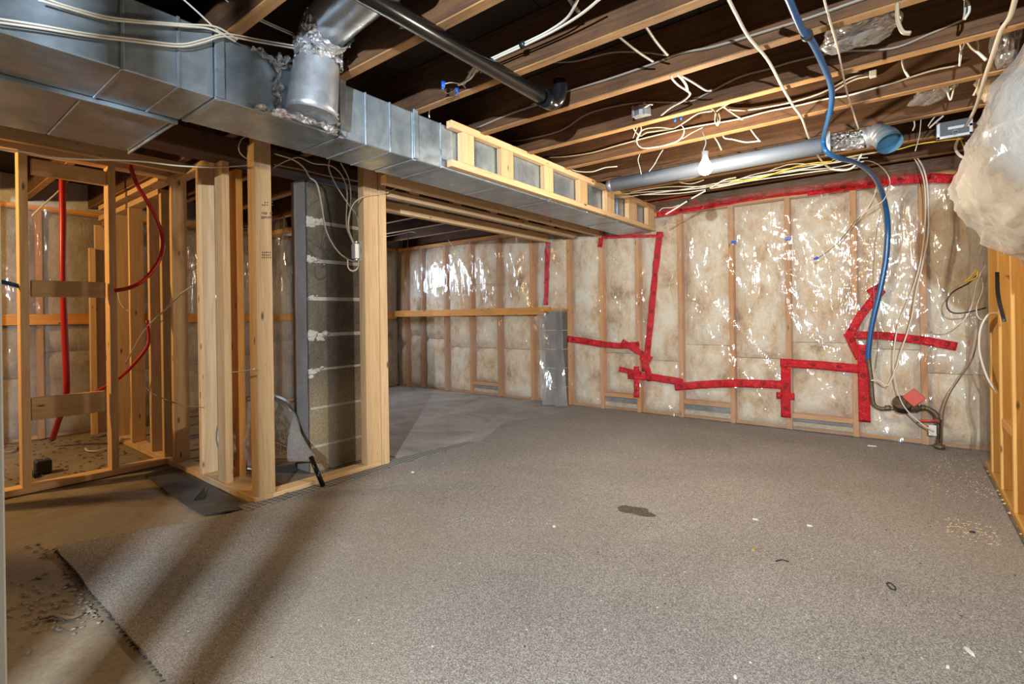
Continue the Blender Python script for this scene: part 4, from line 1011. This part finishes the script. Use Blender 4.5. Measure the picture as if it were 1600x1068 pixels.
# ------------------------------------------------------------------ red and blue pipes, left
cable('straight red plastic water pipe rising behind the left partition blocking', [(97, 270, 'X', -4.55), (98, 340), (98, 435), (101, 520), (104, 600), (101, 632, 'X', -4.7), (92, 655, 'X', -4.9), (82, 686, 'X', -5.1)], .019, RED_PEX, 'water_pipe', flat=1, cat='pipe')
cable('curved red plastic water pipe bowing out from the left partition', [(203, 258, 'X', -3.79), (214, 288), (231, 316), (246, 346), (254, 372), (253, 394), (244, 415), (225, 437), (203, 449), (178, 454)], .0125, RED_PEX, 'water_pipe', flat=1, cat='pipe')
cable('lower red plastic water pipe rising right between the inner studs', [(150, 612, 'X', -4.3), (181, 594, 'X', -4.2), (207, 571, 'X', -4.1), (229, 543, 'X', -4.05), (233, 525, 'X', -4.05), (230, 500)], .011, RED_PEX, 'water_pipe', flat=1, cat='pipe')
cable('short blue plastic water pipe entering the first left stud', [(-8, 437, 'X', -3.88), (12, 442), (31, 447)], .0125, BLUE_PEX, 'water_pipe', flat=1, cat='pipe')
cable('grey cable rising right across the inner studs', [(196, 568, 'Y', 1.17), (207, 548), (222, 522), (236, 504), (258, 484), (282, 460), (300, 447)], .006)
cable('thin cable drooping low across the inner studs', [(229, 606, 'Y', 1.17), (240, 615), (255, 622), (287, 633), (312, 635)], .004, CABLE_G)
cable('white cable stub between corner studs and the corner post', [(362, 581, 'Y', 1.18), (380, 580), (397, 576)], .006)
cable('white cable loop left of the stamped corner post', [(396, 330, 'Y', 1.8), (389, 350), (390, 372), (397, 384)], .005)
cable('pale cable hanging in the gap left of the block pier', [(444, 338, 'Y', 1.9), (443, 362), (436, 384), (428, 392)], .005)
cable('white wire hook against the brown inner stud', [(184, 452, 'Y', 1.19), (187, 470), (195, 482), (204, 486)], .004)
cable('white cable ring lying on the dirt at the far left', [(-5, 699, 'Z', .01), (12, 695), (25, 697), (22, 704), (4, 706)], .006, CABLE_G)
cable('off-white cable offcut lying on the dirt floor behind the left partition', [(133, 700, 'Z', .012), (138, 704), (150, 704), (165, 701)], .008)
cable('pale diagonal strut cable high behind the left partition', [(50, 337, 'X', -4.9), (70, 318), (92, 298), (107, 281)], .009)
cable('white wire hanging in front of the far-room plastic, with a connector', [(700, 374, 'Y', 4.2), (708, 385), (714, 390), (706, 410), (697, 428), (692, 440)], .0045)
cable('thin level wire across the far-room plastic', [(660, 454, 'Y', 4.35), (690, 448), (730, 445), (790, 442)], .004, CABLE_G)
cable('dark wire dangling near the end post in the far room', [(638, 362, 'Y', 4.0), (637, 385), (636, 400), (635, 412)], .005, BARE)
cable('pale cable crossing behind the headers in the far room', [(604, 369, 'Y', 3.6), (622, 366), (640, 362), (650, 363)], .006)

# studs against the outer wall behind the left partition
for k, (px, z1, lab) in enumerate(((146, 1.55, 'taller'), (158, 1.75, 'shorter'))):
    q = on(px, 500, 'X', -5.2); o = box('leaning_stud', q.x - .04 - .05 * k, q.x - .05 * k, q.y - .02, q.y + .02 + .02 * k, .03, z1, PINE['Z'], None); tag(o, ('left' if k == 0 else 'right') + ' pine stud standing against the outer wall behind the left partition', 'stud')

# white door jamb at the extreme left
a_ = FV * .97 + RV * ((4 - 800) / F_ * .97)
jm = box('trim_1', a_.x - .05, a_.x - .004, a_.y - .05, a_.y, .001, 1.72, WHITE, None, .003); jm['kind'] = 'structure'

# ------------------------------------------------------------------ unseen part of the room behind the camera: stud wall whose gaps let the window light in
nr = empty('wall_front', (0, -1.9, 0), kind='structure')
Lp = Vector(WINL)
def shade(fa, fb, dist=.6, w_=.012):
    """a board standing between two sight lines from the window towards floor points fa and fb"""
    da, db = (Vector((*fa, 0)) - Vector((Lp.x, Lp.y, 0))).normalized(), (Vector((*fb, 0)) - Vector((Lp.x, Lp.y, 0))).normalized()
    A, B = Vector((Lp.x, Lp.y, 0)) + da * dist, Vector((Lp.x, Lp.y, 0)) + db * dist
    t = (B - A).normalized(); n_ = Vector((-t.y, t.x, 0)) * w_
    V = [A - n_, A + n_, B + n_, B - n_]; V = V + [v + Vector((0, 0, 2.0)) for v in V]
    return obj('board', (V, [(0, 1, 2, 3), (7, 6, 5, 4), (0, 4, 5, 1), (1, 5, 6, 2), (2, 6, 7, 3), (3, 7, 4, 0)]), OLD['Z'], nr)
def fl_(px, py):
    q = on(px, py, 'Z', 0); return (q.x, q.y)
shade(fl_(365, 1068), fl_(258, 1068)); shade(fl_(214, 1068), fl_(96, 1068)); shade(fl_(24, 1068), (-2.0, -.35))
box('sheathing', -5.75, 2.2, -3.25, -3.2, 0, 2.15, OLD['X'], nr, 0)
box('sheathing', 2.2, 2.25, -3.25, 2.4, 0, 2.15, OLD['Y'], nr, 0)

# ------------------------------------------------------------------ left foreground: dark sheet, debris
ds = sheet('dark_sheet', [(226, 741), (262, 728), (285, 731), (320, 752), (398, 793), (362, 797), (318, 803), (296, 792), (262, 768)], .010, .006, SHEETDK)
tag(ds, 'dark grey rubbery sheet offcut lying under the corner of the partitions', 'sheet')
a_, b_, c_ = on(303, 781, 'Z', .012), on(320, 769, 'Z', .012), on(320, 779, 'Z', .012)
o = obj('folded_flap', ([a_, b_, c_, b_ + Vector((0, 0, .03)), a_ + Vector((0, 0, .004))], [(0, 2, 1), (0, 2, 3, 4), (1, 2, 3), (0, 1, 3, 4)]), DARKP, ds)
sb = on(67, 741, 'Z', 0)
e = empty('black_box', (sb.x, sb.y, 0), 'small open black plastic box on the dirt behind the left partition', 'box')
box('box_body', sb.x - .09, sb.x, sb.y - .03, sb.y + .045, .001, .085, DARKP, e, .006); box('flap', sb.x - .03, sb.x + .05, sb.y - .05, sb.y - .03, .001, .03, DARKP, e, .003)
# loose dirt inside the left room and fluff on the slab
bm = bmesh.new()
for i in range(420):
    x, y = random.uniform(-5.4, -3.95), random.uniform(-.3, 1.15); r = random.uniform(.004, .013)
    m_ = bmesh.ops.create_icosphere(bm, subdivisions=1, radius=r, matrix=Matrix.Translation((x, y, r * .2)))
    for v in m_['verts']: v.co.z = max(.0, v.co.z * .35); v.co.x += random.uniform(-.3, .3) * r
o = obj('loose_dirt', bm, DIRT, fl); o['kind'] = 'stuff'
def fluff(px, py, n_, sx, sy, lab, mat=FLUFF, s=.006, name='insulation_fluff'):
    c = on(px, py, 'Z', 0); bm = bmesh.new()
    for i in range(n_):
        p = c + Vector((random.gauss(0, sx), random.gauss(0, sy), 0)); r = s * random.uniform(.4, 1.3)
        if name == 'insulation_fluff' and p.y > .455: p.y = .44
        m_ = bmesh.ops.create_icosphere(bm, subdivisions=1, radius=r, matrix=Matrix.Translation((p.x, p.y, r * .45)))
        a = random.random() * PI
        for v in m_['verts']:
            d = v.co - Vector((p.x, p.y, 0)); st = 1.5; q = d.x * math.cos(a) + d.y * math.sin(a)
            v.co += Vector((math.cos(a), math.sin(a), 0)) * q * (st - 1) + Vector((random.uniform(-1, 1), random.uniform(-1, 1), 0)) * r * .3; v.co.z = max(.001, v.co.z * .4)
    o = obj(name, bm, mat, None, smooth=True); tag(o, lab, 'debris', kind='stuff'); return o
fluff(70, 950, 90, .13, .05, 'scattered grey insulation fluff on the bare slab left of the carpet edge')
fluff(150, 945, 50, .05, .04, 'tuft of pale insulation fluff caught on the carpet edge')
fluff(85, 862, 12, .04, .02, 'clump of dirty fluff at the left corner of the carpet', DIRT)
fluff(45, 875, 20, .2, .10, 'dark crumbs on the bare slab at far left', DIRT, .008)
o = cable('brown wood splinter lying on the bare slab', [(62, 966, 'Z', .008), (85, 961), (112, 964), (128, 958)], .007, simple('splinter', (.22, .14, .08), .8), 'splinter', cat='debris')
# sawdust near the right wall, crumbs on the carpet
def crumbs(n_, x0, x1, y0, y1, s, mat, name, lab, z=.015):
    V, Fc = [], []
    for i in range(n_):
        x, y = random.uniform(x0, x1), random.uniform(y0, y1); r = s * random.uniform(.4, 1.4); a = random.random() * PI; h_ = r * .5
        o = len(V); el = random.uniform(.25, .9)
        for k in range(4): V.append(Vector((x + r * math.cos(a + k * PI / 2) * (1 if k % 2 else el), y + r * math.sin(a + k * PI / 2) * (1 if k % 2 else el), z)))
        V.append(Vector((x, y, z + h_))); Fc += [(o, o + 1, o + 4), (o + 1, o + 2, o + 4), (o + 2, o + 3, o + 4), (o + 3, o, o + 4)]
    ob = obj(name, (V, Fc), mat, None); tag(ob, lab, 'debris', kind='stuff'); return ob
crumbs(260, .10, .37, 3.3, 4.2, .004, CHIP, 'sawdust', 'yellow sawdust scattered on the carpet beside the right-hand studs')
crumbs(170, .14, .30, 2.72, 2.98, .004, CHIP, 'sawdust', 'small patch of yellow wood shavings on the carpet near the nearest yellow stud')
crumbs(420, -2.4, .36, .5, 4.3, .0035, PAPER, 'pale_crumbs', 'tiny pale crumbs scattered over the whole carpet')
crumbs(300, -2.4, .36, .5, 4.3, .0035, simple('dark_crumb', (.03, .025, .02), .9), 'dark_crumbs', 'tiny dark crumbs scattered over the whole carpet')
crumbs(240, .385, .62, 2.5, 4.1, .012, CHIP, 'wood_debris', 'wood chips and crumbs between the yellow studs', .003)
def scrap(px, py, l, w_, ang, mat, lab, name='scrap', h_=.006, cat='scrap'):
    c = on(px, py, 'Z', .014); V = []; n_ = 8
    for i in range(n_):
        t = 2 * PI * i / n_; r = 1 + .25 * noise.noise(Vector((px * .1, t, py * .1)))
        x, y = l * math.cos(t) * r, w_ * math.sin(t) * r; V.append(c + Vector((x * math.cos(ang) - y * math.sin(ang), x * math.sin(ang) + y * math.cos(ang), .001)))
    V2 = [v.lerp(c, .2) + Vector((0, 0, h_)) for v in V]; n0 = len(V)
    Fc = [tuple(range(n_ - 1, -1, -1)), tuple(n0 + i for i in range(n_))] + [(i, (i + 1) % n_, n0 + (i + 1) % n_, n0 + i) for i in range(n_)]
    o = obj(name, (V + V2, Fc), mat, None); tag(o, lab, cat); return o
scrap(1515, 1019, .020, .005, 2.1, PAPER, 'pale torn scrap on the carpet near the lower right corner')
scrap(1481, 1043, .006, .004, 1, PAPER, 'small pale chip on the carpet below the torn scrap')
scrap(1180, 812, .013, .004, .2, PAPER, 'curved white wood shaving at the middle of the carpet, left one')
scrap(1265, 822, .012, .006, .1, PAPER, 'oval white chip at the middle of the carpet, right one')
scrap(1177, 860, .007, .007, 0, simple('yellow_bit', (.45, .33, .03), .6), 'small yellow nut-like bit on the carpet')
scrap(1149, 1059, .006, .004, 2, PAPER, 'tiny cream chip at the bottom edge right of centre')
scrap(1519, 832, .012, .006, .4, DARKP, 'small dark crumb on the carpet near the right wall')
scrap(645, 738, .012, .008, .4, PAPER, 'white paper crumb on the carpet near the end post')
scrap(1362, 697, .028, .010, .1, PAPER, 'pale chip on the carpet in front of the red tape frame')
scrap(866, 823, .008, .006, 1, PAPER, 'small pale pebble on the carpet left of the dark stain')
o = tube('wire_link', P([(1385, 911, 'Z', .018), (1391, 910), (1399, 917), (1398, 921), (1391, 918), (1385, 911)]), .002, CABLE_K, None, 6); tag(o, 'small black wire loop lying on the carpet at right', 'wire')
o = tube('twig', P([(1212, 876, 'Z', .017), (1222, 874), (1233, 877)]), .002, CABLE_K, None, 6); tag(o, 'short dark wire bit on the carpet right of the yellow bit', 'wire')
# damp stain on the carpet
bm = bmesh.new(); c = on(990, 797, 'Z', .0146); vs = []
for i in range(26):
    t = 2 * PI * i / 26; r = 1 + .5 * noise.noise(Vector((math.cos(t) * 1.5, math.sin(t) * 1.5, 4))); vs.append(bm.verts.new(c + Vector((.085 * math.cos(t) * r, .055 * math.sin(t) * r, 0))))
bm.faces.new(vs); obj('stain', bm, simple('stain', (.14, .115, .08), .95, 0, (200, 1), (90, .4)), cp, label='dark brown damp stain')
